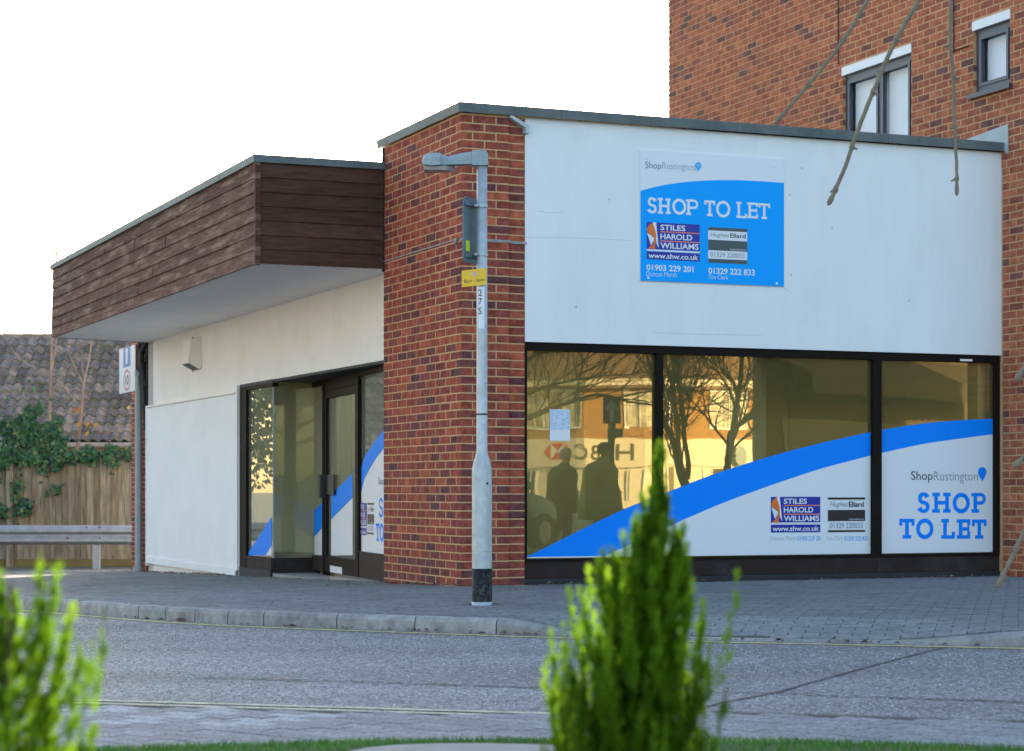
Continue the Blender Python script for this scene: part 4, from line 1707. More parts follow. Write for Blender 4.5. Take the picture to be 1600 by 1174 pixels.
def apt_window(b0, b1, z0, z1, lights, sill=True):
    mb = MB()
    f = 0.065
    x0, x1 = AA + 0.035, AA + 0.095
    mb.box(x0, x1, b0 + 0.004, b0 + f, z0, z1, Lw)
    mb.box(x0, x1, b1 - f, b1 - 0.004, z0, z1, Lw)
    mb.box(x0, x1, b0 + f, b1 - f, z0, z0 + f, Lw)
    mb.box(x0, x1, b0 + f, b1 - f, z1 - f, z1, Lw)
    for m in lights:
        mb.box(x0, x1, m - f / 2, m + f / 2, z0 + f, z1 - f, Lw)
    w_ = mb.build('window', M_upvc, apt)
    edges = [b0 + f] + [e for m in lights for e in (m - f / 2, m + f / 2)] + [b1 - f]
    for k in range(0, len(edges), 2):
        g = MB()
        g.face([W(x0 + 0.03, edges[k], z0 + f), W(x0 + 0.03, edges[k + 1], z0 + f), W(x0 + 0.03, edges[k + 1], z1 - f), W(x0 + 0.03, edges[k], z1 - f)])
        g.build('pane', M_glass3, w_)
        s_ = MB()
        e = 0.035
        for q in ((edges[k], edges[k] + e, z0 + f, z1 - f), (edges[k + 1] - e, edges[k + 1], z0 + f, z1 - f), (edges[k] + e, edges[k + 1] - e, z0 + f, z0 + f + e), (edges[k] + e, edges[k + 1] - e, z1 - f - e, z1 - f)):
            s_.box(x0 - 0.012, x0 + 0.028, q[0], q[1], q[2], q[3], Lw)
        s_.build('sash', M_upvc, w_)
    bl = MB()
    bl.box(x1 + 0.06, x1 + 0.07, b0 + 0.01, b1 - 0.01, z0, z1, Lw)
    bl.build('blind', M_blind, w_)
    l_ = MB()
    l_.box(AA - 0.012, AA + 0.09, b0 - 0.01, b1 + 0.01, z1 + 0.003, z1 + 0.095, Lw)
    l_.build('lintel', M_wprint, w_)
    if sill:
        q = MB()
        q.box(AA - 0.05, AA + 0.09, b0 - 0.05, b1 + 0.05, z0 - 0.05, z0 - 0.003, Lw)
        q.build('sill', M_upvc, w_)
    return w_


apt_window(1.63, 3.01, 4.45, 5.503, [2.29])
apt_window(-0.12, 0.50, 4.865, 5.503, [])
mb = MB()
mb.tube([W(AA - 0.012, 3.09, z) for z in (5.65, 6.0, 6.6)], 0.007, 5)
mb.tube([W(AA - 0.012, 0.83, z) for z in (5.35, 5.9, 6.6)], 0.007, 5)
mb.tube([W(AA - 0.012, b, 5.37) for b in (0.85, 0.56)], 0.007, 5)
mb.build('cable', M_kick, apt, kind='stuff')

# ------------------------------------------------------------------ lamp post and the plates on it
LX, LY = -0.224, 15.77
lp = thing('lamp_post', 'grey galvanised lamp post with a black base band standing before the brick pillar', 'lamp post', (LX, LY, 0))
mb = MB()
mb.lathe([(0.075, 0.27), (0.075, 0.985), (0.073, 1.02), (0.062, 1.07), (0.0475, 1.115), (0.041, 1.14), (0.0405, 2.0), (0.039, 3.28)], 28, (LX, LY))
mb.build('column', M_metal, lp, smooth=True)
mb = MB()
mb.lathe([(0.0762, -0.01), (0.0762, 0.269)], 28, (LX, LY))
mb.build('base_band', pm('chipped_black_paint', (0.012, 0.013, 0.014), (0.02, 0.02, 0.022), scale=10, rough=0.55, spec=0.12, grime=(0.35, 0.35, 0.33), gscale=34, gamt=0.22), lp, smooth=True)
mb = MB()
mb.lathe([(0.0775, -0.005), (0.0775, 0.022)], 28, (LX, LY))
mb.build('label_band', M_lprint, lp, smooth=True)
# service door: a curved plate
mb = MB()
rng = [R(-118) + R(86) * k / 10 for k in range(11)]
outl = []
for zz in (0.40, 0.43, 0.92, 0.95):
    ins = 0.10 if zz in (0.40, 0.95) else 0.0
    outl.append([(LX + 0.084 * math.cos(a + (ins if k < 5 else -ins) * (abs(k - 5) / 5)), LY + 0.084 * math.sin(a + (ins if k < 5 else -ins) * (abs(k - 5) / 5)), zz) for k, a in enumerate(rng)])
for r0, r1 in zip(outl[:-1], outl[1:]):
    for k in range(10):
        mb.face([r0[k], r0[k + 1], r1[k + 1], r1[k]])
for k in range(3):
    for e in (0, 10):
        p, q = outl[k][e], outl[k + 1][e]
        ip = lambda p: (LX + (p[0] - LX) * 0.89, LY + (p[1] - LY) * 0.89, p[2])
        mb.face([p, q, ip(q), ip(p)])
for r_ in (outl[0], outl[-1]):
    for k in range(10):
        ip = lambda p: (LX + (p[0] - LX) * 0.89, LY + (p[1] - LY) * 0.89, p[2])
        mb.face([r_[k], r_[k + 1], ip(r_[k + 1]), ip(r_[k])])
dr = mb.build('service_door', M_metal, lp)
mb = MB()
a = R(-62)
cc = Vector((LX + 0.085 * math.cos(a), LY + 0.085 * math.sin(a), 0.905))
mb.tube([cc, cc + Vector((math.cos(a), math.sin(a), 0)) * 0.004], 0.009, 10)
mb.build('lock', M_kprint, dr)
# lantern and arm
mb = MB()
fl = lambda x, z, d: (LX + x, LY + d, z)
mb.prism([(0.045, 3.275), (0.045, 3.36), (0.03, 3.385), (-0.06, 3.385), (-0.075, 3.37), (-0.075, 3.275)], -0.055, 0.055, fl)
mb.build('bracket', M_lampgrey, lp)
mb = MB()
n = 8
rings = []
for x, zt, zb, hw in ((-0.076, 3.378, 3.285, 0.05), (-0.16, 3.365, 3.282, 0.05), (-0.25, 3.342, 3.278, 0.055), (-0.285, 3.345, 3.272, 0.085), (-0.31, 3.36, 3.268, 0.12), (-0.38, 3.36, 3.262, 0.125), (-0.43, 3.345, 3.272, 0.11), (-0.445, 3.305, 3.29, 0.09)):
    r_ = []
    for y, z in ((-hw, zb), (hw, zb), (hw, zb + (zt - zb) * 0.6), (hw * 0.7, zt), (-hw * 0.7, zt), (-hw, zb + (zt - zb) * 0.6)):
        r_.append((LX + x, LY + y, z))
    rings.append(r_)
mb.loft(rings)
lan = mb.build('lantern', M_lampgrey, lp)
mb = MB()
mb.loft([[(LX + x, LY + y, z) for x, y in ((-0.43, -0.09), (-0.27, -0.075), (-0.20, 0.0), (-0.27, 0.075), (-0.43, 0.09))] for z in (3.268, 3.235)])
mb.build('lens', pm('lamp_lens', (0.28, 0.24, 0.22), (0.22, 0.19, 0.18), scale=6, rough=0.3), lan)
# number strip and cable tie
mb = MB()
for k in range(4):
    a0, a1 = R(-128 + 16 * k), R(-112 + 16 * k)
    mb.face([(LX + 0.0415 * math.cos(a0), LY + 0.0415 * math.sin(a0), 2.06), (LX + 0.0415 * math.cos(a1), LY + 0.0415 * math.sin(a1), 2.06), (LX + 0.0415 * math.cos(a1), LY + 0.0415 * math.sin(a1), 2.37), (LX + 0.0415 * math.cos(a0), LY + 0.0415 * math.sin(a0), 2.37)])
strip_o = mb.build('number_strip', M_wprint, lp)
for ch, z in (('2', 2.30), ('7', 2.235), ('S', 2.165)):
    text_at('lettering', ch, M_kprint, strip_o, lambda x, zz: (LX + x, LY - 0.0425 - 0.0015 + (x + 0.01) ** 2 * 3, zz), (-0.027, z, 0.0, z + 0.05), 0.0)
mb = MB()
mb.lathe([(0.0425, 1.415), (0.0435, 1.418), (0.0435, 1.424), (0.0425, 1.427)], 20, (LX, LY))
mb.tube([(LX - 0.04, LY - 0.01, 1.42), (LX - 0.085, LY - 0.02, 1.412)], 0.004, 5)
mb.build('cable_tie', M_kprint, lp)

# road sign seen from its back edge
sg = thing('road_sign', 'grey back of a rounded road sign clamped to the lamp post', 'road sign', (LX - 0.05, LY, 2.3))
ang = R(60)
sd = Vector((math.cos(ang), math.sin(ang), 0))
sn = Vector((sd.y, -sd.x, 0))
sc0 = Vector((LX, LY, 0)) - sn * 0.075
def fsg(x, z, d):
    return sc0 + sd * x + sn * d + Vector((0, 0, z))
def rrect(x0, x1, z0, z1, r_, n=5):
    o = []
    for cx_, cz_, a0 in ((x1 - r_, z1 - r_, 0), (x0 + r_, z1 - r_, 90), (x0 + r_, z0 + r_, 180), (x1 - r_, z0 + r_, 270)):
        for k in range(n + 1):
            a = R(a0 + 90 * k / n)
            o.append((cx_ + r_ * math.cos(a), cz_ + r_ * math.sin(a)))
    return o
mb = MB()
mb.prism(rrect(-0.15, 0.15, 2.55, 3.04, 0.04), -0.004, 0.004, fsg)
plate = mb.build('plate', M_signback, sg)
mb = MB()
for z in (2.60, 2.985):
    mb.prism([(-0.13, z - 0.012), (0.13, z - 0.012), (0.13, z + 0.012), (-0.13, z + 0.012)], 0.005, 0.02, fsg)
mb.build('channel', M_signback, sg, kind='stuff')
for z in (2.612, 2.975):
    mb = MB()
    mb.lathe([(0.0415, z - 0.011), (0.0445, z - 0.011), (0.0445, z + 0.011), (0.0415, z + 0.011)], 20, (LX, LY))
    mb.tube([(LX - 0.055, LY - 0.03, z), (LX - 0.02, LY - 0.045, z)], 0.01, 6)
    mb.build('clamp', M_metal, sg)
mb = MB()
mb.prism([(-0.115, 2.635), (-0.06, 2.635), (-0.06, 2.715), (-0.115, 2.715)], 0.0045, 0.0055, fsg)
mb.build('sticker', pm('lime_sticker', (0.55, 0.75, 0.03), rough=0.5), plate)
# yellow time plate
yp = thing('time_plate', 'small yellow parking time plate on the lamp post below the sign', 'parking plate', (LX - 0.06, LY - 0.05, 2.4))
def fyp(x, z, d):
    return Vector((LX - 0.058 + x * 0.985, LY - 0.052 - d - x * 0.10, z + x * 0.09))
mb = MB()
mb.prism([(-0.094, 2.375), (0.094, 2.375), (0.094, 2.498), (-0.094, 2.498)], 0, 0.004, fyp)
pl2 = mb.build('plate', M_yellow, yp)
text_at('lettering', '8am - 6pm', M_kprint, yp, lambda x, z: fyp(x, z, 0.0055), (-0.076, 2.395, 0.078, 2.428), 0.0)
mb = MB()
mb.face([fyp(0.004 + 0.013 * math.cos(k * math.pi / 6), 2.462 + 0.019 * math.sin(k * math.pi / 6), 0.0055) for k in range(12)])
mb.build('faded_mark', pm('pink_mark', (0.62, 0.36, 0.55), rough=0.5), yp)

# ------------------------------------------------------------------ left background
GZ = -0.66
M_tile = pm('roof_tile', None, ramp=[(0.105, 0.096, 0.088), (0.155, 0.14, 0.127), (0.205, 0.18, 0.162), (0.27, 0.225, 0.19)], scale=7, rough=0.9, bump=0.4, bscale=60, rand=True, grime=(0.10, 0.11, 0.03), gscale=4.0, gamt=0.75, noisemix=0.35)
M_roofbase = pm('roof_felt', (0.03, 0.03, 0.025), (0.045, 0.05, 0.025), scale=6, rough=0.95)
M_hbrick = pm('house_wall', (0.22, 0.11, 0.08), (0.17, 0.09, 0.07), scale=20, rough=0.9)
house = thing('bungalow', 'low bungalow with a mossy grey pantile roof behind the wooden fence', 'house', (-11, 46, GZ))
HX0, HX1, HY, HZ, PITCH = -17.0, -3.5, 45.0, 1.86, R(38)
cp, sp_ = math.cos(PITCH), math.sin(PITCH)
mb = MB()
mb.box(HX0 + 0.3, HX1 - 0.3, HY + 0.4, HY + 6.2, GZ - 0.4, HZ - 0.05)
mb.build('wall', M_hbrick, house)
rl = 4.02
def on_roof(x, s, h=0.0):
    return Vector((x, HY + s * cp - h * sp_, HZ + s * sp_ + h * cp))
mb = MB()
mb.face([on_roof(HX0, 0), on_roof(HX1, 0), on_roof(HX1, rl), on_roof(HX0, rl)])
r0, r1 = on_roof(HX0, rl), on_roof(HX1, rl)
back = lambda p: Vector((p.x, 2 * r0.y - HY + 0.2, HZ))
mb.face([r0, r1, back(r1), back(r0)])
for p in (r0, r1):
    mb.face([on_roof(p.x, 0), p, back(p)])
roof = mb.build('roof', M_roofbase, house)
# pantile: one S profile, copied tile by tile
TW, TG = 0.222, 0.30
tile_v = []
def tile_mesh(tone):
    mb = MB()
    n = 9
    prof = []
    for k in range(n + 1):
        u_ = k / n
        prof.append((u_ * (TW + 0.02) - TW / 2, 0.018 + 0.062 * (0.5 + 0.5 * math.cos(2 * math.pi * (u_ - 0.36))) ** 1.4))
    L0, L1 = -0.03, TG + 0.03
    for k in range(n):
        (xa, ha), (xb, hb) = prof[k], prof[k + 1]
        lift = 0.034
        A_, B_, C_, D_ = (xa, L0, ha + lift), (xb, L0, hb + lift), (xb, L1, hb), (xa, L1, ha)
        mb.face([A_, B_, C_, D_], tone)
        mb.face([(xa, L0, ha + lift - 0.03), (xb, L0, hb + lift - 0.03), B_, A_], tone)
    return mb.mesh('tile', M_tile, True)
tiles = [tile_mesh(k / 7) for k in range(8)]
items = []
nrow = int(rl / TG)
for r_ in range(nrow):
    for k in range(int((HX1 - HX0) / TW)):
        x = HX0 + (k + 0.5) * TW
        p = on_roof(x, 0.02 + r_ * TG)
        px = 800 + F * p.x / p.y
        vis = -40 < px < 262
        items.append((0 if vis else 1, abs(px - 105), p))
items.sort(key=lambda q: q[:2])
for k, (_, _, p) in enumerate(items[:300]):
    o = bpy.data.objects.new('tile', tiles[rnd.randint(0, 7)])
    COL.objects.link(o)
    put(o, roof, p)
    o.rotation_euler = (PITCH, rnd.uniform(-.03, .03), rnd.uniform(-0.035, 0.035))
src = tile_mesh(0.5)
sv = [Vector(v.co) for v in src.vertices]
sf = [tuple(f.vertices) for f in src.polygons]
mb = MB()
rotm = Matrix.Rotation(PITCH, 3, 'X')
for _, _, p in items[300:]:
    i = len(mb.v)
    mb.v += [tuple(p + rotm @ v) for v in sv]
    t = rnd.random()
    for f in sf:
        mb.f.append(tuple(i + q for q in f))
        mb.t.append(t)
mb.build('tile', M_tile, roof, kind='stuff', smooth=True)
for k in range(int((HX1 - HX0) / 0.45)):
    mb = MB()
    x = HX0 + k * 0.45
    rings = []
    for xx, rr in ((x, 0.125), (x + 0.44, 0.118)):
        rings.append([(xx, r0.y + rr * math.cos(R(-20 + 220 * j / 8)), r0.z - 0.04 + rr * math.sin(R(-20 + 220 * j / 8))) for j in range(9)])
    mb.loft(rings, rnd.random())
    mb.build('ridge_tile', M_tile, roof)
mb = MB()
mb.tube([(HX0, HY - 0.10, HZ - 0.06), (HX1, HY - 0.10, HZ - 0.06)], 0.06, 10)
mb.build('gutter', pm('pale_gutter', (0.36, 0.33, 0.29), (0.28, 0.25, 0.21), scale=5, rough=0.7), house)
mb = MB()
mb.box(HX0, HX1, HY + 0.02, HY + 0.05, HZ - 0.24, HZ - 0.02)
mb.build('fascia_board', pm('stained_fascia', (0.34, 0.24, 0.15), (0.25, 0.17, 0.10), scale=6, rough=0.8), house)

# wooden fence, every board a part
M_fence = pm('weathered_board', None, ramp=[(0.125, 0.118, 0.085), (0.16, 0.15, 0.112), (0.20, 0.186, 0.14), (0.24, 0.222, 0.165)], scale=4, rough=0.9, bump=0.4, bscale=30, stretch=(6, 6, 0.6), grime=(0.075, 0.065, 0.05), gscale=1.1, gamt=0.6, rand=True, noisemix=0.35)
M_moss = pm('mossy_board', (0.11, 0.105, 0.03), (0.15, 0.13, 0.06), scale=6, rough=0.95, grime=(0.05, 0.05, 0.02), gscale=3, gamt=0.6)
FY = 40.0
fence = thing('wooden_fence', 'weathered close boarded wooden fence with ivy along its top behind the crash barrier', 'fence', (-9.5, FY, GZ))
x = -13.5
k = 0
while x < -5.6:
    w = rnd.uniform(0.105, 0.125)
    mb = MB()
    z0_, z1_ = GZ + 0.20, 1.47 + rnd.uniform(-0.02, 0.015)
    mb.face([(x, FY - 0.022, z0_), (x + w, FY - 0.010, z0_), (x + w, FY - 0.010, z1_), (x, FY - 0.022, z1_)], t := rnd.random())
    mb.face([(x, FY - 0.022, z0_), (x, FY - 0.022, z1_), (x, FY, z1_), (x, FY, z0_)], t)
    mb.face([(x + w, FY - 0.010, z0_), (x + w, FY, z0_), (x + w, FY, z1_), (x + w, FY - 0.010, z1_)], t)
    mb.face([(x, FY - 0.022, z1_), (x + w, FY - 0.010, z1_), (x + w, FY, z1_), (x, FY, z1_)], t)
    mb.face([(x, FY, z0_), (x, FY, z1_), (x + w, FY, z1_), (x + w, FY, z0_)], t)
    mb.build('board', M_fence, fence)
    x += w + 0.004
for x in (-12.3, -9.56, -6.8):
    mb = MB()
    mb.box(x, x + 0.13, FY - 0.09, FY - 0.03, GZ - 0.2, 1.53, tone=0.7)
    mb.build('post', M_fence, fence)
mb = MB()
mb.box(-13.5, -5.6, FY - 0.028, FY + 0.01, GZ - 0.05, GZ + 0.195)
mb.build('gravel_board', M_moss, fence)
mb = MB()
mb.box(-13.5, -5.6, FY + 0.012, FY + 0.07, 1.0, 1.1)
mb.box(-13.5, -5.6, FY + 0.012, FY + 0.07, 0.0, 0.1)
mb.build('rail', M_fence, fence, kind='stuff')

# crash barrier
M_barrier = pm('dull_galvanised_steel', (0.20, 0.235, 0.29), (0.26, 0.30, 0.36), scale=9, rough=0.6, metal=0.2, grime=(0.16, 0.16, 0.155), gscale=4, gamt=0.3)
gr = thing('crash_barrier', 'grey steel crash barrier running along the foot of the wooden fence', 'barrier', (-8, 36.2, GZ))
GY = 36.2
mb = MB()
prof = [(0.0, 0.245), (-0.03, 0.235), (-0.085, 0.175), (-0.085, 0.135), (-0.02, 0.085), (-0.02, 0.055), (-0.085, 0.01), (-0.085, -0.03), (-0.03, -0.075), (0.0, -0.085)]
mb.loft([[(x, GY + y, z) for y, z in prof] + [(x, GY + y + 0.006, z) for y, z in reversed(prof)] for x in (-13, -9.5, -6.32)])
mb.build('beam', M_barrier, gr)
for x in (-10.7, -7.19):
    mb = MB()
    mb.box(x, x + 0.115, GY + 0.012, GY + 0.11, GZ - 0.1, 0.215)
    mb.build('post', M_barrier, gr)
mb = MB()
for x, z in ((-7.28, 0.215), (-7.05, 0.215), (-7.05, 0.03), (-7.6, 0.03)):
    mb.tube([(x, GY - 0.095, z), (x, GY - 0.075, z)], 0.014, 6)
mb.build('bolt', M_kick, gr, kind='stuff')

# ivy on the fence
M_ivy = pm('ivy_leaf', None, ramp=[(0.012, 0.05, 0.025), (0.02, 0.085, 0.04), (0.03, 0.12, 0.045), (0.07, 0.16, 0.05)], scale=3, rough=0.45, trans=0.2, noisemix=0.2)
M_stem = pm('climber_stem', (0.16, 0.12, 0.10), (0.24, 0.18, 0.15), scale=10, rough=0.85)
def leaves(mb, c, rad, n, size, tonef=None):
    for k in range(n):
        while True:
            d = Vector((rnd.uniform(-1, 1), rnd.uniform(-1, 1), rnd.uniform(-1, 1)))
            if d.length < 1:
                break
        p = Vector(c) + Vector((d.x * rad[0], d.y * rad[1], d.z * rad[2]))
        nrm = (Vector((rnd.uniform(-1, 1), -1.2, rnd.uniform(-0.3, 1.2)))).normalized()
        s_ = nrm.cross(Vector((rnd.uniform(-1, 1), rnd.uniform(-1, 1), rnd.uniform(-1, 1)))).normalized()
        q = nrm.cross(s_)
        z = size * rnd.uniform(0.6, 1.3)
        mb.face([p - s_ * z * 0.5, p - q * z * 0.55, p + s_ * z * 0.5, p + q * z * 0.7], rnd.random())
ivy = thing('ivy', 'dark green ivy mound growing over the top left of the wooden fence', 'ivy', (-9.3, FY - 0.1, 1.5))
mb = MB()
for (cx_, cz_, rx, rz, n) in ((-9.45, 1.75, 0.55, 0.42, 900), (-9.0, 2.0, 0.35, 0.38, 500), (-8.75, 1.72, 0.32, 0.36, 420), (-9.9, 1.7, 0.6, 0.5, 700), (-9.1, 1.5, 0.6, 0.24, 600), (-10.6, 1.7, 0.6, 0.45, 500), (-8.3, 1.52, 0.4, 0.10, 190),
                              (-7.9, 1.55, 0.3, 0.08, 70), (-7.55, 1.47, 0.13, 0.13, 80), (-7.25, 1.54, 0.4, 0.07, 170), (-9.35, 0.65, 0.16, 0.28, 110), (-9.22, 0.52, 0.16, 0.12, 60), (-9.7, 0.25, 0.10, 0.35, 60), (-8.7, 0.86, 0.10, 0.10, 40)):
    subs = max(3, int(n / 40))
    for q_ in range(subs):
        dx, dz = rnd.uniform(-1, 1) * rx, rnd.uniform(-1, 1)
        dz *= rz * math.sqrt(max(0.05, 1 - (dx / rx) ** 2 * 0.8))
        e_ = rnd.uniform(0.06, 0.16)
        leaves(mb, (cx_ + dx, FY - 0.10 - rnd.uniform(0, 0.1), cz_ + dz), (e_ * 1.1, 0.07, e_ * rnd.uniform(0.8, 1.8)), int(n / subs), rnd.uniform(0.06, 0.10))
    for q_ in range(n // 14):
        leaves(mb, (cx_ + rnd.gauss(0, rx * 0.75), FY - 0.06, cz_ + rnd.gauss(-0.06, rz * 0.75)), (0.03, 0.02, 0.05), 2, 0.07)
mb.build('foliage', M_ivy, ivy, kind='stuff')
mb = MB()
for x in (-9.35, -9.7, -9.1):
    mb.tube([(x + rnd.uniform(-.05, .05), FY - 0.04, z) for z in (-0.3, 0.2, 0.7, 1.2, 1.5)], 0.012, 5)
mb.build('stem', M_stem, ivy, kind='stuff')


def twig(mb, pts, r0, r1, n=6, sub=4, wob=0.0):
    P = [Vector(p) for p in pts]
    o = []
    for k in range(len(P) - 1):
        a, b, c, d = P[max(k - 1, 0)], P[k], P[k + 1], P[min(k + 2, len(P) - 1)]
        for j in range(sub):
            t = j / sub
            q = 0.5 * ((2 * b) + (c - a) * t + (2 * a - 5 * b + 4 * c - d) * t * t + (3 * b - a - 3 * c + d) * t ** 3)
            o.append(q + Vector((rnd.uniform(-wob, wob), rnd.uniform(-wob, wob), rnd.uniform(-wob, wob))))
    o.append(P[-1])
    mb.tube(o, [r0 + (r1 - r0) * k / (len(o) - 1) for k in range(len(o))], n)
    return o


# bare saplings in front of the roof
M_bark = pm('pale_bark', (0.20, 0.155, 0.13), (0.30, 0.24, 0.20), scale=9, rough=0.9, bump=0.3, stretch=(1, 1, 0.4))
SY = 41.2
def at_depth(px, py, y):
    return Vector(((px - 800) / F * y, y, CAM_H + (765 - py) / F * y))
sap = thing('bare_sapling', 'thin straight bare sapling trunk rising from the fence past the canopy end', 'tree', at_depth(77, 720, SY))
mb = MB()
twig(mb, [at_depth(76, 760, SY), at_depth(77, 690, SY), at_depth(79, 600, SY), at_depth(81, 540, SY), at_depth(83, 470, SY), at_depth(88, 400, SY), at_depth(91, 340, SY), at_depth(96, 262, SY)], 0.036, 0.012, 7)
mb.build('trunk', M_bark, sap)
for pts, r0_ in ((((79, 585), (84, 558), (89, 530)), 0.022), (((78, 600), (94, 592), (108, 570)), 0.012)):
    mb = MB()
    twig(mb, [at_depth(*p, SY) for p in pts], r0_, 0.008, 5)
    mb.build('branch', M_bark, sap)
sap2 = thing('bare_sapling', 'crooked bare sapling with forked twigs leaning before the mossy roof', 'tree', at_depth(120, 720, SY + 0.3))
mb = MB()
twig(mb, [at_depth(117, 730, SY), at_depth(122, 690, SY), at_depth(127, 645, SY), at_depth(131, 600, SY), at_depth(137, 572, SY), at_depth(143, 535, SY), at_depth(150, 480, SY)], 0.04, 0.01, 7)
mb.build('trunk', M_bark, sap2)
for pts in (((132, 595), (128, 570), (129, 548)), ((131, 602), (116, 572), (101, 534)), ((127, 640), (112, 620), (95, 600), (72, 585), (30, 560), (5, 522))):
    mb = MB()
    twig(mb, [at_depth(*p, SY) for p in pts], 0.018, 0.007, 5)
    mb.build('branch', M_bark, sap2)
M_autumn = pm('autumn_leaf', None, ramp=[(0.45, 0.30, 0.03), (0.5, 0.2, 0.06), (0.5, 0.42, 0.06)], scale=3, rough=0.6, trans=0.3)
mb = MB()
for px, py in ((120, 645), (123, 663), (137, 663), (149, 664), (136, 680), (136, 677), (106, 644), (200, 637), (125, 640), (141, 668), (117, 641), (139, 693)):
    p = at_depth(px + rnd.uniform(-2, 2), py, SY - 0.1)
    z = rnd.uniform(0.05, 0.09)
    mb.face([p + Vector((-z * .6, 0, 0)), p + Vector((0, -.02, -z * .6)), p + Vector((z * .6, 0, 0.01)), p + Vector((0, .02, z * .6))], rnd.random())
mb.build('leaf', M_autumn, sap2, kind='stuff')

# ------------------------------------------------------------------ conifers close to the camera
M_thuja = pm('conifer_spray', None, ramp=[(0.055, 0.12, 0.005), (0.095, 0.195, 0.006), (0.14, 0.27, 0.009), (0.20, 0.34, 0.015)], scale=5, rough=0.6, spec=0.2, trans=0.5, noisemix=0.2)
M_thbark = pm('conifer_stem', (0.10, 0.055, 0.03), (0.14, 0.08, 0.04), scale=10, rough=0.9)


def conifer(label, base, tip, prof, n, seed, group):
    """prof: (height fraction, radius) list"""
    rr = random.Random(seed)
    base, tip = Vector(base), Vector(tip)
    t = thing('conifer', label, 'shrub', base, 0, group)
    ax_ = tip - base
    mb = MB()
    hs = [p[0] for p in prof]
    rs_ = [p[1] for p in prof]

    def blade(a, d, side, l, w, tone):
        s2 = side * w
        mb.face([a - s2 * 0.6, a + s2 * 0.6, a + d * l * 0.55 + s2, a + d * l, a + d * l * 0.55 - s2], tone)

    # ascending branchlets, each a plume of flat sprays
    for k in range(n):
        h0 = rr.random() ** 1.1 * 0.97
        if h0 > 0.7 and rr.random() < 0.35 + (h0 - 0.7) * 2.2:
            continue
        R_ = float(np.interp(min(1, h0 + 0.06), hs, rs_)) * rr.uniform(0.45, 1.15) * (1.28 if rr.random() < 0.12 else 1)
        an = rr.uniform(0, 2 * math.pi)
        out_ = Vector((math.cos(an), math.sin(an), 0))
        rise = R_ * rr.uniform(0.8, 1.7) + 0.03 + 0.012 * h0
        p0 = base + ax_ * h0
        tone0 = min(0.95, max(0.0, rr.gauss(0.42, 0.26)))
        pl = [p0 + out_ * (R_ * (1 - (1 - q) ** 1.7)) + Vector((0, 0, rise * q ** 1.35)) for q in (0.12, 0.25, 0.37, 0.48, 0.58, 0.67, 0.75, 0.82, 0.88, 0.94, 1.0)]
        for i in range(len(pl)):
            d = (pl[min(i + 1, len(pl) - 1)] - pl[max(i - 1, 0)]).normalized()
            m = max(1, int(2.6 * (1 - i / len(pl)) + 1.3))
            for j in range(m):
                f_ = 0.55 * (1 - i / (len(pl) - 1)) + 0.12
                d0 = (d + Vector((rr.uniform(-f_, f_), rr.uniform(-f_, f_), rr.uniform(0, .7)))).normalized()
                side = d0.cross(Vector((rr.uniform(-1, 1), rr.uniform(-1, 1), rr.uniform(-.3, .3)))).normalized()
                L_ = rr.uniform(0.020, 0.046) * (0.75 if h0 > 0.75 else 1)
                tone = min(1, max(0, tone0 + rr.uniform(-.12, .12) + 0.2 * (i / len(pl) - 0.5)))
                p = pl[i] + Vector((rr.uniform(-1, 1), rr.uniform(-1, 1), rr.uniform(-1, 1))) * 0.009 * (1.1 - i / len(pl))
                blade(p, d0, side, L_, 0.0026, tone)
                for e in range(3):
                    sgn = 1 if e % 2 else -1
                    blade(p + d0 * L_ * (0.15 + 0.2 * e), (d0 + side * sgn * rr.uniform(0.3, 0.6)).normalized(), side, L_ * (0.6 - 0.1 * e), 0.0023, tone)
    mb.build('foliage', M_thuja, t)
    mb = MB()
    mb.tube([base + ax_ * q for q in (-0.02, 0.3, 0.6, 0.92)], [0.014, 0.011, 0.008, 0.003], 6)
    mb.build('trunk', M_thbark, t)
    return t


conifer('young green conifer with a thin spire in front of the street windows', (0.168, 3.6, -0.06), (0.256, 3.6, 0.925),
        [(0, 0.10), (0.3, 0.14), (0.465, 0.130), (0.565, 0.108), (0.65, 0.084), (0.752, 0.060), (0.79, 0.05), (0.875, 0.032), (0.93, 0.016), (0.97, 0.007), (1.0, 0.002)], 560, 3, 'young conifers in the near verge')
conifer('young green conifer cut off by the left edge of the picture', (-0.715, 2.9, -0.06), (-0.685, 2.9, 0.80),
        [(0, 0.09), (0.5, 0.115), (0.67, 0.105), (0.745, 0.092), (0.848, 0.062), (0.9, 0.032), (0.953, 0.014), (1.0, 0.003)], 190, 8, 'young conifers in the near verge')

# ------------------------------------------------------------------ street tree at the right: drooping twigs come into view
M_twig = pm('twig_bark', (0.17, 0.14, 0.10), (0.24, 0.19, 0.13), scale=18, rough=0.8, bump=0.3)
M_bark2 = pm('street_tree_bark', (0.10, 0.085, 0.07), (0.15, 0.13, 0.105), scale=10, rough=0.9, bump=0.4)
TY = 11.0
rt = thing('street_tree', 'bare tree beyond the right edge whose knobbly twigs droop across the upper wall', 'tree', (5.6, TY, 0))
mb = MB()
twig(mb, [(5.6, TY, -0.1), (5.55, TY, 1.0), (5.62, TY + .05, 2.2), (5.5, TY, 3.4), (5.3, TY, 4.6)], 0.16, 0.10, 10)
mb.build('trunk', M_bark2, rt)
mb = MB()
twig(mb, [(5.3, TY, 4.55), (4.6, TY, 5.2), (3.7, TY, 5.3), (2.9, TY, 4.95), (2.35, TY, 4.3)], 0.07, 0.022, 8)
twig(mb, [(5.52, TY, 3.2), (4.9, TY - .1, 3.5), (4.2, TY, 3.1), (3.4, TY, 2.3)], 0.05, 0.018, 8)
twig(mb, [(5.3, TY, 4.6), (5.2, TY, 5.8), (5.5, TY, 7.2)], 0.09, 0.03, 8)
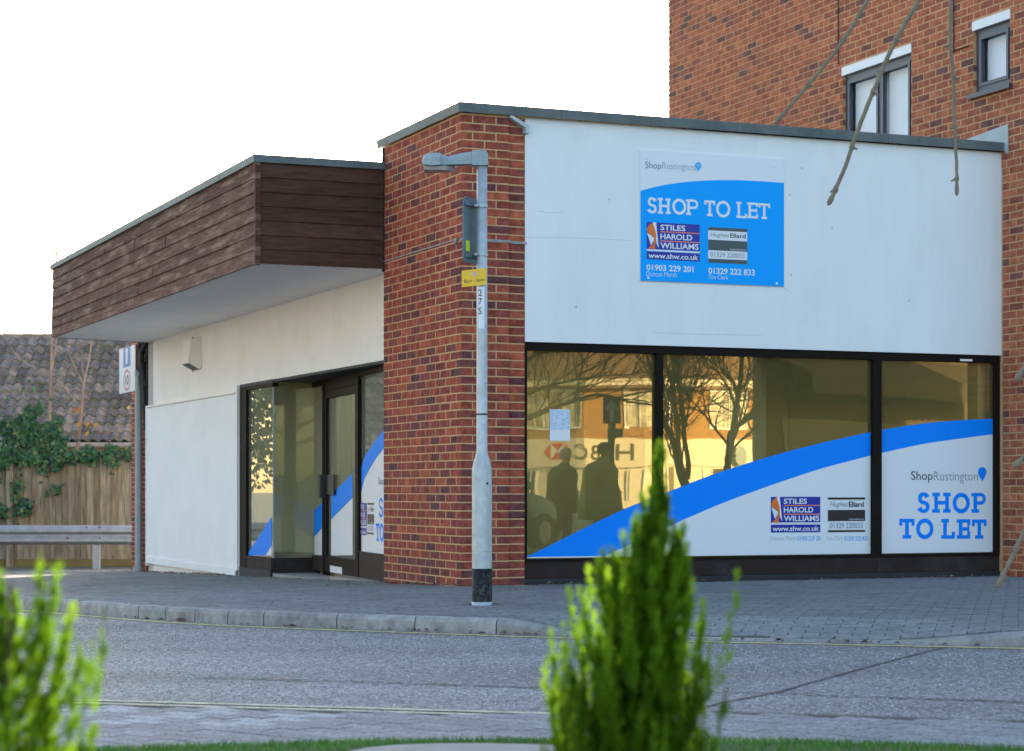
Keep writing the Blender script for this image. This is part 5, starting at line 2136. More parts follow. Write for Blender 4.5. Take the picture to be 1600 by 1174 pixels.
mb.build('limb', M_bark2, rt)
def droop(pts, r0_, r1_):
    mb = MB()
    path_ = twig(mb, [at_depth(*p, TY) for p in pts], r0_, r1_, 8, 5, 0.0015)
    for k in range(3, len(path_) - 1, 6):
        p = path_[k]
        mb.tube([p + Vector((0, 0, -0.02)), p, p + Vector((0, 0, 0.02))], [r0_ * 0.7, r0_ * 1.25, r0_ * 0.7], 7)
        e = Vector((rnd.choice((-1, 1)) * 0.03, 0, -0.015))
        mb.tube([p, p + e], [0.009, 0.004], 5)
    p = path_[-1]
    q = (path_[-1] - path_[-3]).normalized()
    mb.tube([p - q * 0.03, p, p + q * 0.02, p + q * 0.035], [r1_, r1_ * 1.45, r1_ * 1.3, 0.003], 7)
    mb.build('twig', M_twig, rt)
droop([(1500, -190), (1410, -90), (1357, -2), (1320, 60), (1275, 118), (1217, 186)], 0.011, 0.009)
droop([(1540, -260), (1470, -90), (1436, -2), (1400, 62), (1370, 130), (1340, 205), (1320, 262), (1298, 312)], 0.013, 0.0105)
droop([(1520, -220), (1490, -80), (1486, -2), (1485, 70), (1489, 110), (1491, 170), (1494, 240), (1495, 296)], 0.0105, 0.0082)
droop([(1820, 333), (1745, 430), (1700, 540), (1650, 700), (1618, 790), (1596, 840), (1578, 878), (1562, 910)], 0.013, 0.012)
droop([(1820, 333), (1760, 360), (1690, 420), (1640, 520), (1610, 560), (1592, 588)], 0.013, 0.012)
droop([(1820, 333), (1750, 420), (1690, 560), (1640, 660), (1612, 700), (1590, 724)], 0.012, 0.011)

# ------------------------------------------------------------------ across the street: what the shop windows mirror
STN = [640, 740, 822, 910, 1010, 1090, 1185, 1290]          # stations along the curved bank front
FAC = [(65.91, -54.99), (66.35, -50.3), (66.6, -46.53), (67.26, -43.04), (69.25, -40.34), (71.9, -39.1), (76.53, -38.72), (83.16, -39.16)]
def fac(s, z=0.0, out_=0.0):
    x = float(np.interp(s, STN, [p[0] for p in FAC]))
    y = float(np.interp(s, STN, [p[1] for p in FAC]))
    return Vector((x - 0.66 * out_, y + 0.75 * out_, z))
def far_brick(name, c1, c2, cm):
    m, nt, N, L = new_mat(name)
    o = N.new('ShaderNodeOutputMaterial')
    p = N.new('ShaderNodeBsdfPrincipled')
    p.inputs['Roughness'].default_value = 0.9
    tc = coords(nt)
    mp = N.new('ShaderNodeMapping')
    mp.inputs['Rotation'].default_value = (R(90), 0, 0)
    b = N.new('ShaderNodeTexBrick')
    b.inputs['Scale'].default_value = 1.0
    b.inputs['Brick Width'].default_value = 0.3
    b.inputs['Row Height'].default_value = 0.13
    b.inputs['Mortar Size'].default_value = 0.012
    b.inputs['Color1'].default_value = (*c1, 1)
    b.inputs['Color2'].default_value = (*c2, 1)
    b.inputs['Mortar'].default_value = (*cm, 1)
    L.new(tc, mp.inputs[0])
    L.new(mp.outputs[0], b.inputs['Vector'])
    L.new(b.outputs['Color'], p.inputs['Base Color'])
    L.new(p.outputs[0], o.inputs[0])
    return m
M_fbrick = far_brick('bank_brick', (0.40, 0.215, 0.065), (0.31, 0.155, 0.05), (0.28, 0.18, 0.10))
M_fasc = pm('bank_fascia', (0.72, 0.66, 0.56), (0.66, 0.60, 0.50), scale=1, rough=0.7)
M_froof = pm('bank_roof', (0.16, 0.10, 0.06), (0.22, 0.14, 0.09), scale=3, rough=0.9, stretch=(1, 1, 5))
M_fdark = pm('dark_glazing', (0.05, 0.05, 0.045), (0.09, 0.085, 0.07), scale=0.8, rough=0.2)
bank = thing('bank_building', 'sunlit brick bank with a cream fascia mirrored in the street windows', 'building', fac(950))
steps = list(range(640, 1291, 13))
def fband(name, mat, z0, z1, o0, o1, parent=None, s0=640, s1=1290, top=True):
    mb = MB()
    st = [s0] + [s for s in steps if s0 < s < s1] + [s1]
    mb.loft([[fac(s, z0, o0), fac(s, z0, o1), fac(s, z1, o1), fac(s, z1, o0)] for s in st])
    return mb.build(name, mat, parent or bank)
fband('wall', M_fbrick, 3.3, 6.25, -0.3, 0.0)
fband('ground_floor', M_fasc, -0.3, 2.05, -0.3, -0.02)
fas = fband('fascia', M_fasc, 2.06, 3.46, -0.25, 0.12)
fband('eaves_board', M_fasc, 6.26, 6.62, -0.2, 0.45)
fband('soffit', M_froof, 6.10, 6.25, 0.01, 0.40)
mb = MB()
mb.loft([[fac(s, 6.63, 0.5), fac(s, 6.63, -9), fac(s, 10.4, -5.2)] for s in steps])
mb.build('roof', M_froof, bank)
mb = MB()
mb.loft([[fac(s, -0.3, -8.8), fac(s, -0.3, -8.5), fac(s, 6.62, -8.5), fac(s, 6.62, -8.8)] for s in steps])
mb.build('back_wall', M_fbrick, bank)
M_vblind = pm('vertical_blind', None, ramp=[(0.34, 0.32, 0.24), (0.55, 0.52, 0.42), (0.66, 0.63, 0.54)], scale=2, rough=0.8)
for s0, s1, lights in ((665, 735, 2), (752, 812, 2), (818, 908, 3), (975, 1047, 3), (1108, 1168, 2), (1205, 1265, 2)):
    mb = MB()
    n_ = lights
    ww = 3.0
    mb.loft([[fac(s, 3.98, 0.01), fac(s, 3.98, 0.07), fac(s, 4.10, 0.07), fac(s, 4.10, 0.01)] for s in (s0, s1)])
    mb.loft([[fac(s, 5.95, 0.01), fac(s, 5.95, 0.07), fac(s, 6.08, 0.07), fac(s, 6.08, 0.01)] for s in (s0, s1)])
    for k in range(n_ + 1):
        a = s0 + (s1 - s0) * k / n_
        a = min(max(a, s0 + ww / 2), s1 - ww / 2)
        mb.loft([[fac(q, z, 0.01), fac(q, z, 0.06)] + [fac(q + ww / 2, z, 0.06), fac(q + ww / 2, z, 0.01)] for z in (4.11, 5.94) for q in (a - ww / 4,)])
    w_ = mb.build('window', M_wprint, bank, kind=None)
    g = MB()
    q = s0 + ww / 2
    while q < s1 - ww / 2:
        g.face([fac(q, 4.11, 0.005), fac(q + 1.9, 4.11, 0.005), fac(q + 1.9, 5.94, 0.005), fac(q, 5.94, 0.005)], rnd.choice((0.0, 0.6, 0.8, 1.0)))
        q += 2.4
    g.build('blind', M_vblind, w_, kind='stuff')
    d = MB()
    d.face([fac(s0, 4.0, 0.003), fac(s1, 4.0, 0.003), fac(s1, 6.0, 0.003), fac(s0, 6.0, 0.003)])
    d.build('pane', M_fdark, w_)
for s0, s1, z0_, z1_ in ((700, 745, 0.5, 1.9), (765, 800, 0.5, 1.9), (821, 838, 0.5, 1.9), (868, 962, 0.9, 1.95), (980, 1032, 0.3, 1.9), (1045, 1098, 0.3, 1.95), (1112, 1180, 0.3, 1.95), (1200, 1260, 0.3, 1.95)):
    mb = MB()
    mb.face([fac(s0, z0_, 0.004), fac(s1, z0_, 0.004), fac(s1, z1_, 0.004), fac(s0, z1_, 0.004)])
    mb.face([fac(s0, z0_, 0.004), fac(s1, z0_, 0.004), fac(s1, z0_ - 0.02, 0.0), fac(s0, z0_ - 0.02, 0.0)])
    w_ = mb.build('shop_window', M_fdark, bank)
    mb = MB()
    for q in (s0, (s0 + s1) / 2, s1):
        mb.loft([[fac(q - 1, z, 0.005), fac(q - 1, z, 0.06), fac(q + 1, z, 0.06), fac(q + 1, z, 0.005)] for z in (z0_, z1_)])
    mb.build('frame', M_wprint, w_, kind='stuff')
# letters and the six sided emblem on the fascia; read from the street they run right to left along the stations
def ffr(x, z):                                # x in metres from station 987 towards lower stations
    return fac(987 - x / 0.0336, z, 0.125)
M_let = pm('dark_letters', (0.10, 0.09, 0.07), rough=0.6)
for ch, x0, x1 in (('H', 0.0, 0.75), ('S', 0.95, 1.45), ('B', 1.65, 2.2), ('C', 2.35, 3.0)):
    text_at('lettering', ch, M_let, fas, ffr, (x0, 2.42, x1, 3.18), 0.02)
X0, X1, Z0, Z1 = 3.15, 4.65, 2.40, 3.20
zm, xa, xb = (Z0 + Z1) / 2, X0 + 0.38, X1 - 0.38
xm = (X0 + X1) / 2
mb = MB()
for tri in (((X0, zm), (xa, Z0), (xa, Z1)), ((X1, zm), (xb, Z1), (xb, Z0)), ((xa, Z1), (xm, zm), (xb, Z1)), ((xa, Z0), (xb, Z0), (xm, zm))):
    mb.face([ffr(*p) for p in tri])
mb.build('emblem', pm('emblem_red', (0.62, 0.06, 0.03), rough=0.5), fas)
mb = MB()
for tri in (((xa, Z0), (xm, zm), (xa, Z1)), ((xb, Z1), (xm, zm), (xb, Z0))):
    mb.face([ffr(*p) for p in tri])
mb.build('emblem_ground', M_wprint, fas)
mb = MB()
dc_ = fac(1155, 2.66, 0.6)
tdir = (fac(1165) - fac(1145)).normalized()
mb.prism([(0.48 * math.cos(k * math.pi / 10), 0.48 * math.sin(k * math.pi / 10)) for k in range(20)], -0.08, 0.08, lambda x, z, d: dc_ + tdir * x + Vector((0, 0, z)) + Vector((-.66, .75, 0)) * d)
disc = mb.build('round_sign', M_lampgrey, bank)
mb = MB()
mb.tube([dc_ + tdir * -0.45, dc_ + tdir * -0.9], 0.09, 6)
mb.build('bracket', M_kick, disc)

# building in the shade with a scalloped awning
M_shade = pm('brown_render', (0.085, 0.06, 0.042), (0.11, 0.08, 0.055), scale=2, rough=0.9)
C0, C1 = Vector((22.11, 4.44, 0)), Vector((40.39, 2.92, 0))
cd = (C1 - C0).normalized()
cn = Vector((-cd.y, cd.x, 0))
if cn.dot(Vector((-0.7, 0.7, 0))) < 0:
    cn = -cn
cl = (C1 - C0).length
CL = lambda x, y, z: C0 + cd * x + cn * y + Vector((0, 0, z))
cs = thing('corner_shop', 'shaded brown shop with a dark scalloped awning mirrored at the right of the windows', 'shop', C0)
CSK = 1.45                          # its side walls run off at a skew
CK = lambda x, y, z: CL(x - y * CSK, y, z)
mb = MB()
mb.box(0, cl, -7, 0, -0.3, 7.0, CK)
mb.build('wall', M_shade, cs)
mb = MB()
mb.prism([(-7.2, 7.003), (0.1, 7.003), (-3.5, 9.3)], 0.0, cl, lambda y, z, x: CK(x, y, z))
mb.build('roof', M_froof, cs)
for k in range(4):
    mb = MB()
    x0 = 1.2 + k * 3.1
    mb.box(x0, x0 + 1.3, 0.003, 0.06, 4.4, 5.9, CL)
    w_ = mb.build('window', M_fdark, cs)
mb = MB()
mb.box(0.8, cl - 1, 0.003, 0.05, 0.5, 2.4, CL)
mb.build('shop_window', M_fdark, cs)
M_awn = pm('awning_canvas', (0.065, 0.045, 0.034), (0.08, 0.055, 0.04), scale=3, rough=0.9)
mb = MB()
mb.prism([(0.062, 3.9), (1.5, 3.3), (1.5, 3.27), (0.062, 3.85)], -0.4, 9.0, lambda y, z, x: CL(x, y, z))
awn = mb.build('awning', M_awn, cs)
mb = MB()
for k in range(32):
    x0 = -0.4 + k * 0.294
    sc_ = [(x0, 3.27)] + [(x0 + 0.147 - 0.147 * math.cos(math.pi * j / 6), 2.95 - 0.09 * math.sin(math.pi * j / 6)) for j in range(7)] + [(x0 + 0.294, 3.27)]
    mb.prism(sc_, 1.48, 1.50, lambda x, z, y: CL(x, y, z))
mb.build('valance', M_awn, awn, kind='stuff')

# direction sign across the road
ds = thing('direction_sign', 'dark blue direction plate with an upward arrow on a post mirrored in the left window', 'road sign', (23.57, -1.17, -0.1))
sdv = Vector((0.707, 0.707, 0))
snv = Vector((-0.707, 0.707, 0))
DS = lambda x, y, z: Vector((23.57, -1.17, 0)) + sdv * x + snv * y + Vector((0, 0, z))
mb = MB()
mb.tube([DS(0, -0.06, z) for z in (-0.15, 1.5, 3.0)], 0.09, 8)
mb.build('post', M_signback, ds)
mb = MB()
mb.box(-0.20, 0.20, 0.03, 0.05, 2.40, 3.03, DS)
pl_ = mb.build('plate', pm('sign_navy', (0.03, 0.05, 0.14), rough=0.8), ds)
mb = MB()
mb.face([DS(x, 0.053, z) for x, z in ((-0.05, 2.45), (0.05, 2.45), (0.05, 2.78), (0.14, 2.70), (0.14, 2.80), (0.0, 2.97), (-0.14, 2.80), (-0.14, 2.70), (-0.05, 2.78))])
mb.build('arrow', M_lprint, pl_)
mb = MB()
mb.box(-0.10, 0.24, 0.04, 0.055, 2.06, 2.28, DS)
mb.build('small_plate', M_signback, ds)


# bare trees
def limb_tree(label, base, ax_, limbs, seed, group, rz=0.0):
    """limbs: (points in metres (x along ax_, z), r0, r1, twiggy)"""
    rr = random.Random(seed)
    t = thing('bare_tree', label, 'tree', base, 0, group)
    B = Vector(base)
    ax_ = Vector((*ax_, 0)).normalized()
    nx = Vector((-ax_.y, ax_.x, 0))
    tw = MB()
    def side(p, d, r_, l, depth):
        pts = [p]
        q = p.copy()
        for k in range(4):
            d = (d + Vector((rr.uniform(-.3, .3), rr.uniform(-.3, .3), rr.uniform(-.12, .28)))).normalized()
            q = q + d * l / 4
            pts.append(q.copy())
        tw.tube(pts, [r_ * (1 - 0.17 * k) for k in range(5)], 5, rr.random(), cap=False)
        if depth > 0:
            for k in (1, 2, 3, 4):
                for _ in range(2 if depth > 1 else 1):
                    side(pts[k], (d + Vector((rr.uniform(-1, 1), rr.uniform(-1, 1), rr.uniform(-.4, .7)))).normalized(), r_ * 0.55, l * rr.uniform(0.45, 0.7), depth - 1)
    first = True
    for pts, r0_, r1_, k_tw in limbs:
        mb = MB()
        P = twig(mb, [B + ax_ * x + nx * rr.uniform(-.15, .15) * (0 if i < 1 else 1) + Vector((0, 0, z - B.z)) for i, (x, z) in enumerate(pts)], r0_, r1_, 8, 4)
        mb.build('trunk' if first else 'limb', M_bark2, t)
        first = False
        for _ in range(k_tw):
            i = rr.randint(len(P) // 3, len(P) - 2)
            d = (P[i + 1] - P[i]).normalized() + Vector((rr.uniform(-1, 1), rr.uniform(-1, 1), rr.uniform(-.3, .6)))
            side(P[i], d.normalized(), r1_ * 0.75, rr.uniform(1.0, 2.4), 2)
        side(P[-1], (P[-1] - P[-3]).normalized(), r1_ * 0.9, 2.0, 2)
    tw.build('twig', M_bark2, t, kind='stuff')
    return t


k = 0.01394
q = lambda px, py: ((px - 1085) * k, CAM_H + (765 - py) * k)
limb_tree('bare many stemmed street tree mirrored in the middle of the street windows', (21.9, 2.6, -0.1), (0.707, 0.707),
          [([(0.0, -0.2), q(1083, 770), q(1072, 740), q(1062, 690), q(1048, 660), q(1036, 620), q(1020, 560)], 0.115, 0.035, 7),
           ([q(1078, 755), q(1072, 720), q(1066, 660), q(1061, 600), q(1063, 540), q(1066, 480)], 0.065, 0.03, 8),
           ([q(1082, 750), q(1084, 720), q(1078, 680), q(1074, 640), q(1070, 580), q(1073, 520)], 0.06, 0.025, 8)], 4, 'bare street trees across the road')
q2 = lambda px, py: ((px - 1106) * k, CAM_H + (765 - py) * k)
limb_tree('slimmer bare street tree mirrored just right of the many stemmed one', (22.6, 3.1, -0.1), (0.707, 0.707),
          [([(0.0, -0.2), q2(1105, 760), q2(1108, 720), q2(1114, 680), q2(1120, 640), q2(1126, 600), q2(1130, 540)], 0.10, 0.045, 8),
           ([q2(1107, 710), q2(1110, 680), q2(1118, 672), q2(1140, 655), q2(1165, 635)], 0.06, 0.03, 5)], 9, 'bare street trees across the road')
k3 = 0.0121
q3 = lambda px, py: ((px - 760) * k3, CAM_H + (765 - py) * k3)
limb_tree('bare spreading tree whose branches are mirrored at the left of the street windows', (14.47, 3.88, -0.1), (0.707, 0.707),
          [([(0.0, -0.2), q3(762, 700), q3(770, 640), q3(790, 590), q3(815, 540)], 0.16, 0.06, 7),
           ([q3(766, 680), q3(800, 665), q3(840, 648), q3(880, 632), q3(935, 617), q3(985, 628)], 0.07, 0.022, 9),
           ([q3(768, 655), q3(800, 630), q3(850, 606), q3(905, 592)], 0.06, 0.02, 7)], 15, 'bare street trees across the road')

# unseen house added to bounce warm sunlight onto the wall under the canopy
hs = thing('fill_house', 'pale house added out of view beyond the left edge to bounce sunlight onto the side wall', 'house', (-16, 12, 0))
HB = Vector((-14.6, 9.0, 0))
HD, HN = V, Vector((V.y, -V.x, 0))
HL = lambda x, y, z: HB + HD * x - HN * y + Vector((0, 0, z))
mb = MB()
mb.box(0, 13.5, 0, 7, -0.6, 5.4, HL)
mb.build('wall', pm('bounce_render', (0.80, 0.72, 0.60), (0.75, 0.67, 0.56), scale=1, rough=0.9), hs)
mb = MB()
mb.prism([(-0.4, 5.403), (7.4, 5.403), (3.5, 8.2)], -0.3, 13.8, lambda y, z, x: HL(x, y, z))
mb.build('roof', M_froof, hs)
for x, z, h in ((1.5, 3.2, 1.2), (5.0, 3.2, 1.2), (9.5, 3.2, 1.2), (1.5, 0.6, 1.4), (9.5, 0.6, 1.4)):
    mb = MB()
    mb.box(x, x + 1.6, -0.05, -0.003, z, z + h, HL)
    w_ = mb.build('window', M_wprint, hs)
    mb = MB()
    mb.box(x + 0.08, x + 0.77, -0.06, -0.052, z + 0.08, z + h - 0.08, HL)
    mb.build('pane', M_fdark, w_)
    mb = MB()
    mb.box(x + 0.83, x + 1.52, -0.06, -0.052, z + 0.08, z + h - 0.08, HL)
    mb.build('pane', M_fdark, w_)
mb = MB()
mb.box(5.3, 6.3, -0.06, -0.003, -0.2, 1.95, HL)
mb.build('door', M_upvc, hs)

# leafy evergreen beyond the left edge, mirrored in the entrance glass
ev = thing('evergreen_tree', 'dense evergreen tree beyond the left edge, mirrored in the entrance glass', 'tree', (-20.5, 47, GZ))
mb = MB()
rr0 = rnd
for c, rad, n in (((-20.5, 47, 4.2), (3.0, 2.6, 3.0), 1500), ((-22.5, 48, 5.2), (2.0, 2.0, 2.6), 700), ((-19.2, 46.5, 2.6), (2.2, 2.0, 1.8), 500)):
    leaves(mb, c, rad, n * 4, 0.12)
mb.build('foliage', pm('evergreen_leaf', None, ramp=[(0.07, 0.10, 0.05), (0.10, 0.14, 0.06), (0.14, 0.18, 0.08)], scale=3, rough=0.6, trans=0.25), ev, kind='stuff')
mb = MB()
twig(mb, [(-20.5, 47, GZ - 0.1), (-20.6, 47, 1), (-20.4, 47, 3), (-20.5, 47, 5.5)], 0.22, 0.06, 8)
mb.build('trunk', M_bark2, ev)


# ------------------------------------------------------------------ people walking on the far pavement end
def skin_mesh(name, joints, bones, mat):
    me = bpy.data.meshes.new(name)
    me.from_pydata([j[:3] for j in joints], bones, [])
    o = bpy.data.objects.new(name, me)
    COL.objects.link(o)
    md = o.modifiers.new('skin', 'SKIN')
    for i, j in enumerate(joints):
        me.skin_vertices[0].data[i].radius = (j[3], j[4] if len(j) > 4 else j[3])
    me.skin_vertices[0].data[0].use_root = True
    sb = o.modifiers.new('sub', 'SUBSURF')
    sb.levels = sb.render_levels = 2
    dg = bpy.context.evaluated_depsgraph_get()
    dg.update()
    res = bpy.data.meshes.new_from_object(o.evaluated_get(dg))
    bpy.data.objects.remove(o)
    res.name = name
    res.materials.clear()
    res.materials.append(mat)
    return res


M_skin = pm('skin', (0.40, 0.24, 0.17), rough=0.6)
M_trou = pm('dark_trousers', (0.03, 0.03, 0.035), rough=0.9)


def person(label, loc, rz, h, hair, coat_c, clen, wide, group, deep=1.0):
    """walking, hands resting together in front; faces local +X"""
    t = thing('person', label, 'person', loc, rz, group)
    s = h / 1.70
    J = [(0, 0, 0.92, .13, .16), (0.0, 0, 1.10, .12, .15), (0.01, 0, 1.30, .13, .18), (0.03, 0, 1.42, .08, .10), (0.06, 0, 1.49, .055), (0.085, 0, 1.57, .085, .075), (0.08, 0, 1.645, .075, .07),
         (0.0, .19, 1.36, .065), (-.04, .23, 1.08, .05), (.17, .15, 0.98, .038), (.24, .10, 0.97, .03),
         (0.0, -.19, 1.36, .065), (-.04, -.23, 1.08, .05), (.17, -.15, 0.98, .038), (.24, -.10, 0.97, .03),
         (.02, .09, 0.86, .10), (.10, .09, 0.48, .065), (.06, .09, 0.09, .045), (.20, .09, 0.04, .035),
         (-.02, -.09, 0.86, .10), (-.02, -.09, 0.48, .065), (-.16, -.09, 0.11, .045), (-.03, -.09, 0.04, .035)]
    Bn = [(0, 1), (1, 2), (2, 3), (3, 4), (4, 5), (5, 6), (2, 7), (7, 8), (8, 9), (9, 10), (2, 11), (11, 12), (12, 13), (13, 14), (0, 15), (15, 16), (16, 17), (17, 18), (0, 19), (19, 20), (20, 21), (21, 22)]
    # fingers: short chains from each palm
    for pi_, sy in ((10, 1), (14, -1)):
        for f_, (dy, L_) in enumerate(((-.028, .06), (-.010, .075), (.010, .07), (.028, .055))):
            b0 = len(J)
            J.append((.275, .10 * sy + dy * sy, 0.965, .011))
            J.append((.275 + L_ * .6, .10 * sy + dy * sy * 1.1, 0.955, .010))
            J.append((.275 + L_ * .8, .10 * sy + dy * sy * 1.1, 0.93, .008))
            Bn += [(pi_, b0), (b0, b0 + 1), (b0 + 1, b0 + 2)]
        b0 = len(J)
        J.append((.255, .10 * sy - .042 * sy, 0.985, .012))
        J.append((.285, .10 * sy - .055 * sy, 0.99, .010))
        Bn += [(pi_, b0), (b0, b0 + 1)]
    J = [(j[0] * s, j[1] * s * (wide if i in (7, 8, 11, 12) else 1), j[2] * s, *[r_ * s for r_ in j[3:]]) for i, j in enumerate(J)]
    o = bpy.data.objects.new('body', skin_mesh('body', J, Bn, M_skin))
    COL.objects.link(o)
    put(o, t, None)
    sc_ = lambda mb: setattr(mb, 'v', [(x * s, y * s, z * s) for x, y, z in mb.v])
    mb = MB()
    mb.loft([mb.ring((0.00, 0, clen), .20 * deep, .25 * wide), mb.ring((0, 0, 0.90), .185 * deep, .235 * wide), mb.ring((-.01, 0, 1.10), .165 * deep, .215 * wide), mb.ring((0.0, 0, 1.28), .165 * deep, .235 * wide), mb.ring((0.01, 0, 1.38), .13 * deep, .20 * wide), mb.ring((.03, 0, 1.445), .085, .11), mb.ring((.04, 0, 1.48), .07, .08)], 0.5)
    for sy in (1, -1):
        mb.tube([(0, .20 * sy * wide, 1.36), (-.035, .235 * sy * wide, 1.22), (-.04, .24 * sy * wide, 1.07), (.08, .20 * sy, 1.01), (.20, .13 * sy, 0.975)], [.085, .078, .07, .062, .055], 10)
    sc_(mb)
    cm = pm('coat_cloth', coat_c, tuple(c * 0.8 for c in coat_c), scale=6, rough=0.95)
    coat = mb.build('coat', cm, t, smooth=True, local=True)
    mb = MB()
    for (a, b, c) in (((.02, .09, .90), (.10, .09, .48), (.055, .09, .07)), ((-.02, -.09, .90), (-.02, -.09, .48), (-.155, -.09, .10))):
        mb.tube([a, b, c], [.115, .082, .07], 10)
    sc_(mb)
    mb.build('trousers', M_trou, t, smooth=True, local=True, kind='stuff')
    for x, y, z, r_ in ((.02, .09, -.0, 0), (-.19, -.09, .02, 0)):
        mb = MB()
        mb.loft([[(x + dx, y + wy * sg, z + zz) for dx, wy, sg in ((0, .035, -1), (.14, .045, -1), (.25, .025, -1), (.25, .025, 1), (.14, .045, 1), (0, .035, 1))] for zz in (0.0, .05)] + [[(x + dx, y + wy * sg, z + .10 - dx * .15) for dx, wy, sg in ((0.01, .03, -1), (.10, .035, -1), (.15, .02, -1), (.15, .02, 1), (.10, .035, 1), (0.01, .03, 1))]])
        sc_(mb)
        mb.build('shoe', M_kprint, t, local=True)
    mb = MB()
    mb.loft([mb.ring((.045, 0, 1.53), .075, .082), mb.ring((.04, 0, 1.58), .098, .092), mb.ring((.05, 0, 1.64), .105, .092), mb.ring((.065, 0, 1.69), .085, .075), mb.ring((.07, 0, 1.715), .04, .035)])
    sc_(mb)
    mb.build('hair', hair, t, smooth=True, local=True)
    mb = MB()
    mb.loft([[(.165, .012, 1.555), (.165, -.012, 1.555), (.17, 0, 1.60)], [(.19, .012, 1.56), (.19, -.012, 1.56), (.172, 0, 1.602)]])
    sc_(mb)
    mb.build('nose', M_skin, t, local=True)
    for sy in (1, -1):
        mb = MB()
        mb.tube([(.158, .032 * sy, 1.602), (.170, .032 * sy, 1.602)], .011, 8)
        sc_(mb)
        mb.build('eye', M_kprint, t, local=True)
        mb = MB()
        mb.loft([mb.ring((.075, .083 * sy, z), .018, .012, 8) for z in (1.55, 1.58, 1.60)])
        sc_(mb)
        mb.build('ear', M_skin, t, local=True)
    mb = MB()
    mb.box(.160, .170, -.025, .025, 1.530, 1.537)
    sc_(mb)
    mb.build('mouth', pm('lips', (0.3, 0.1, 0.09), rough=0.6), t, local=True)
    return t


person('person in a dark coat with short grey hair, the smaller of the two mirrored walkers', (11.15, 9.04, -0.1), R(45), 1.60, pm('grey_hair', (0.35, 0.34, 0.33), rough=0.9), (0.055, 0.05, 0.035), 0.62, 1.3, 'two walkers mirrored in the street windows', 1.55)
person('person in a long pale grey coat, the larger of the two mirrored walkers', (10.11, 10.83, -0.1), R(45), 1.66, pm('brown_hair', (0.06, 0.05, 0.04), rough=0.9), (0.24, 0.20, 0.14), 0.52, 1.5, 'two walkers mirrored in the street windows', 1.75)

# ------------------------------------------------------------------ parked car, its bonnet mirrored at the left of the windows
car = thing('parked_car', 'dark hatchback parked at the kerb, its bonnet mirrored beside the brick pillar', 'car', (8.15, 9.64, -0.1), math.atan2(-0.23, 0.97))
M_car = pm('dark_car_paint', (0.012, 0.016, 0.022), rough=0.2)
M_tyre = pm('tyre_rubber', (0.02, 0.02, 0.02), rough=0.9)
M_cglass = pm('car_glass', (0.02, 0.025, 0.03), rough=0.05)
M_lampw = pm('headlamp', (0.6, 0.62, 0.65), rough=0.15)
mb = MB()
sect = [(-1.95, .45, .72, .70), (-1.88, .30, .95, .80), (-1.3, .22, .98, .84), (0.0, .20, .96, .86), (0.75, .20, .93, .86), (1.3, .22, .86, .84), (1.75, .28, .74, .78), (1.95, .38, .60, .66)]
mb.loft([[(x, -w, z0_), (x, -w * 1.02, (z0_ + z1_) / 2), (x, -w * .93, z1_), (x, w * .93, z1_), (x, w * 1.02, (z0_ + z1_) / 2), (x, w, z0_)] for x, z0_, z1_, w in sect])
body = mb.build('body', M_car, car, local=True)
mb = MB()
mb.loft([[(x0, -w, .95), (x0, w, .95), (x1, w * .82, z), (x1, -w * .82, z)] for x0, x1, w, z in ((-1.75, -1.65, .76, 1.0), (-1.5, -1.15, .79, 1.42), (-.4, -.4, .80, 1.46), (.15, .05, .80, 1.42), (.85, .80, .78, .98))])
mb.build('cabin', M_cglass, car, local=True)
mb = MB()
mb.loft([[(x, -w, z), (x, w, z), (x, w * .96, z + .035), (x, -w * .96, z + .035)] for x, w, z in ((-1.25, .62, 1.40), (-.4, .66, 1.452), (.10, .64, 1.40))])
mb.build('roof', M_car, car, local=True)
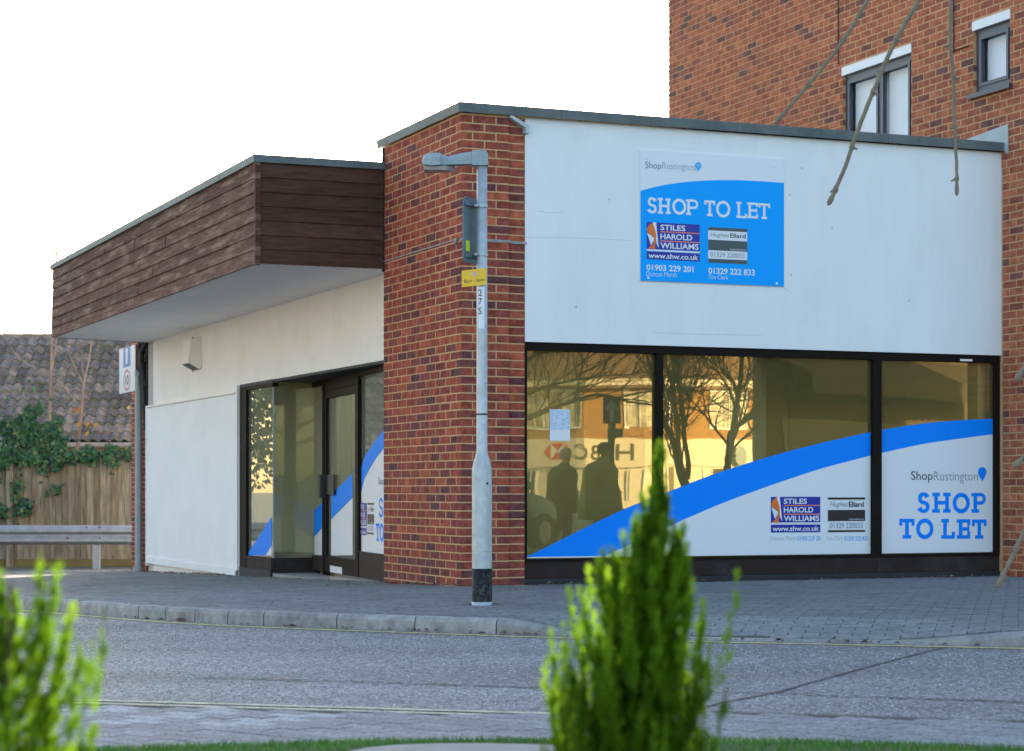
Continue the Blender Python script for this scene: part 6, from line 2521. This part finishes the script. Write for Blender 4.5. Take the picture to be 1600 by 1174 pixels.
for x in (-1.25, 1.2):
    for y in (-.80, .80):
        mb = MB()
        mb.tube([(x, y - .09, .31), (x, y + .09, .31)], .31, 20)
        w_ = mb.build('wheel', M_tyre, car, local=True)
        mb = MB()
        e = .093 if y > 0 else -.093
        mb.tube([(x, y + e * .9, .31), (x, y + e * 1.06, .31)], .19, 14)
        mb.build('rim', M_metal, w_, local=True)
for y in (-.52, .52):
    mb = MB()
    mb.loft([[(1.70, y - .16, .62), (1.70, y + .16, .62), (1.70, y + .16, .72), (1.70, y - .16, .72)], [(1.93, y - .12, .58), (1.93, y + .12, .58), (1.86, y + .12, .68), (1.86, y - .12, .68)]])
    mb.build('headlight', M_lampw, car, local=True)
    mb = MB()
    mb.box(-1.97, -1.90, y - .13, y + .13, .66, .86)
    mb.build('tail_light', M_redp, car, local=True)
for y in (-.86, .86):
    mb = MB()
    mb.box(.55, .70, y - .09, y + .09, .96, 1.08)
    mb.build('door_mirror', M_car, car, local=True)

# ------------------------------------------------------------------ dead leaves and grit along the wall foot and the kerb
M_litter = pm('dead_leaf', None, ramp=[(0.10, 0.06, 0.04), (0.20, 0.12, 0.07), (0.30, 0.20, 0.12)], scale=4, rough=0.9)
mb = MB()
for k in range(420):
    u_ = rnd.random()
    if u_ < 0.45:
        p = W(rnd.uniform(0.02, 0.15) - 0.02, rnd.uniform(8.3, 13.3), 0)
    elif u_ < 0.6:
        p = W(-rnd.uniform(0.01, 0.06), rnd.uniform(0, 2.0), 0)
    elif u_ < 0.72:
        p = W(rnd.uniform(0, 5.6), -rnd.uniform(0.0, 0.06), 0)
    else:
        x = rnd.uniform(-3, 3.2)
        p = Vector((x, kerb_y(x) - abs(rnd.gauss(0, 0.05)) - 0.01, 0))
    base = ground_h(p.x, p.y) - 0.094 if u_ >= 0.72 else pave_h(p.x, p.y) + 0.005
    z = rnd.uniform(0.008, 0.03)
    an = rnd.uniform(0, 6.28)
    d, e = Vector((math.cos(an), math.sin(an), 0)) * z, Vector((-math.sin(an), math.cos(an), 0)) * z * 0.6
    p.z = base + 0.003
    mb.face([p - d, p - e + Vector((0, 0, rnd.uniform(0, z))), p + d, p + e + Vector((0, 0, rnd.uniform(0, z * .8)))], rnd.random())
o = mb.build('leaf_litter', M_litter, kind='stuff')
o['label'] = 'dead leaves and grit along the wall foot and the kerb'
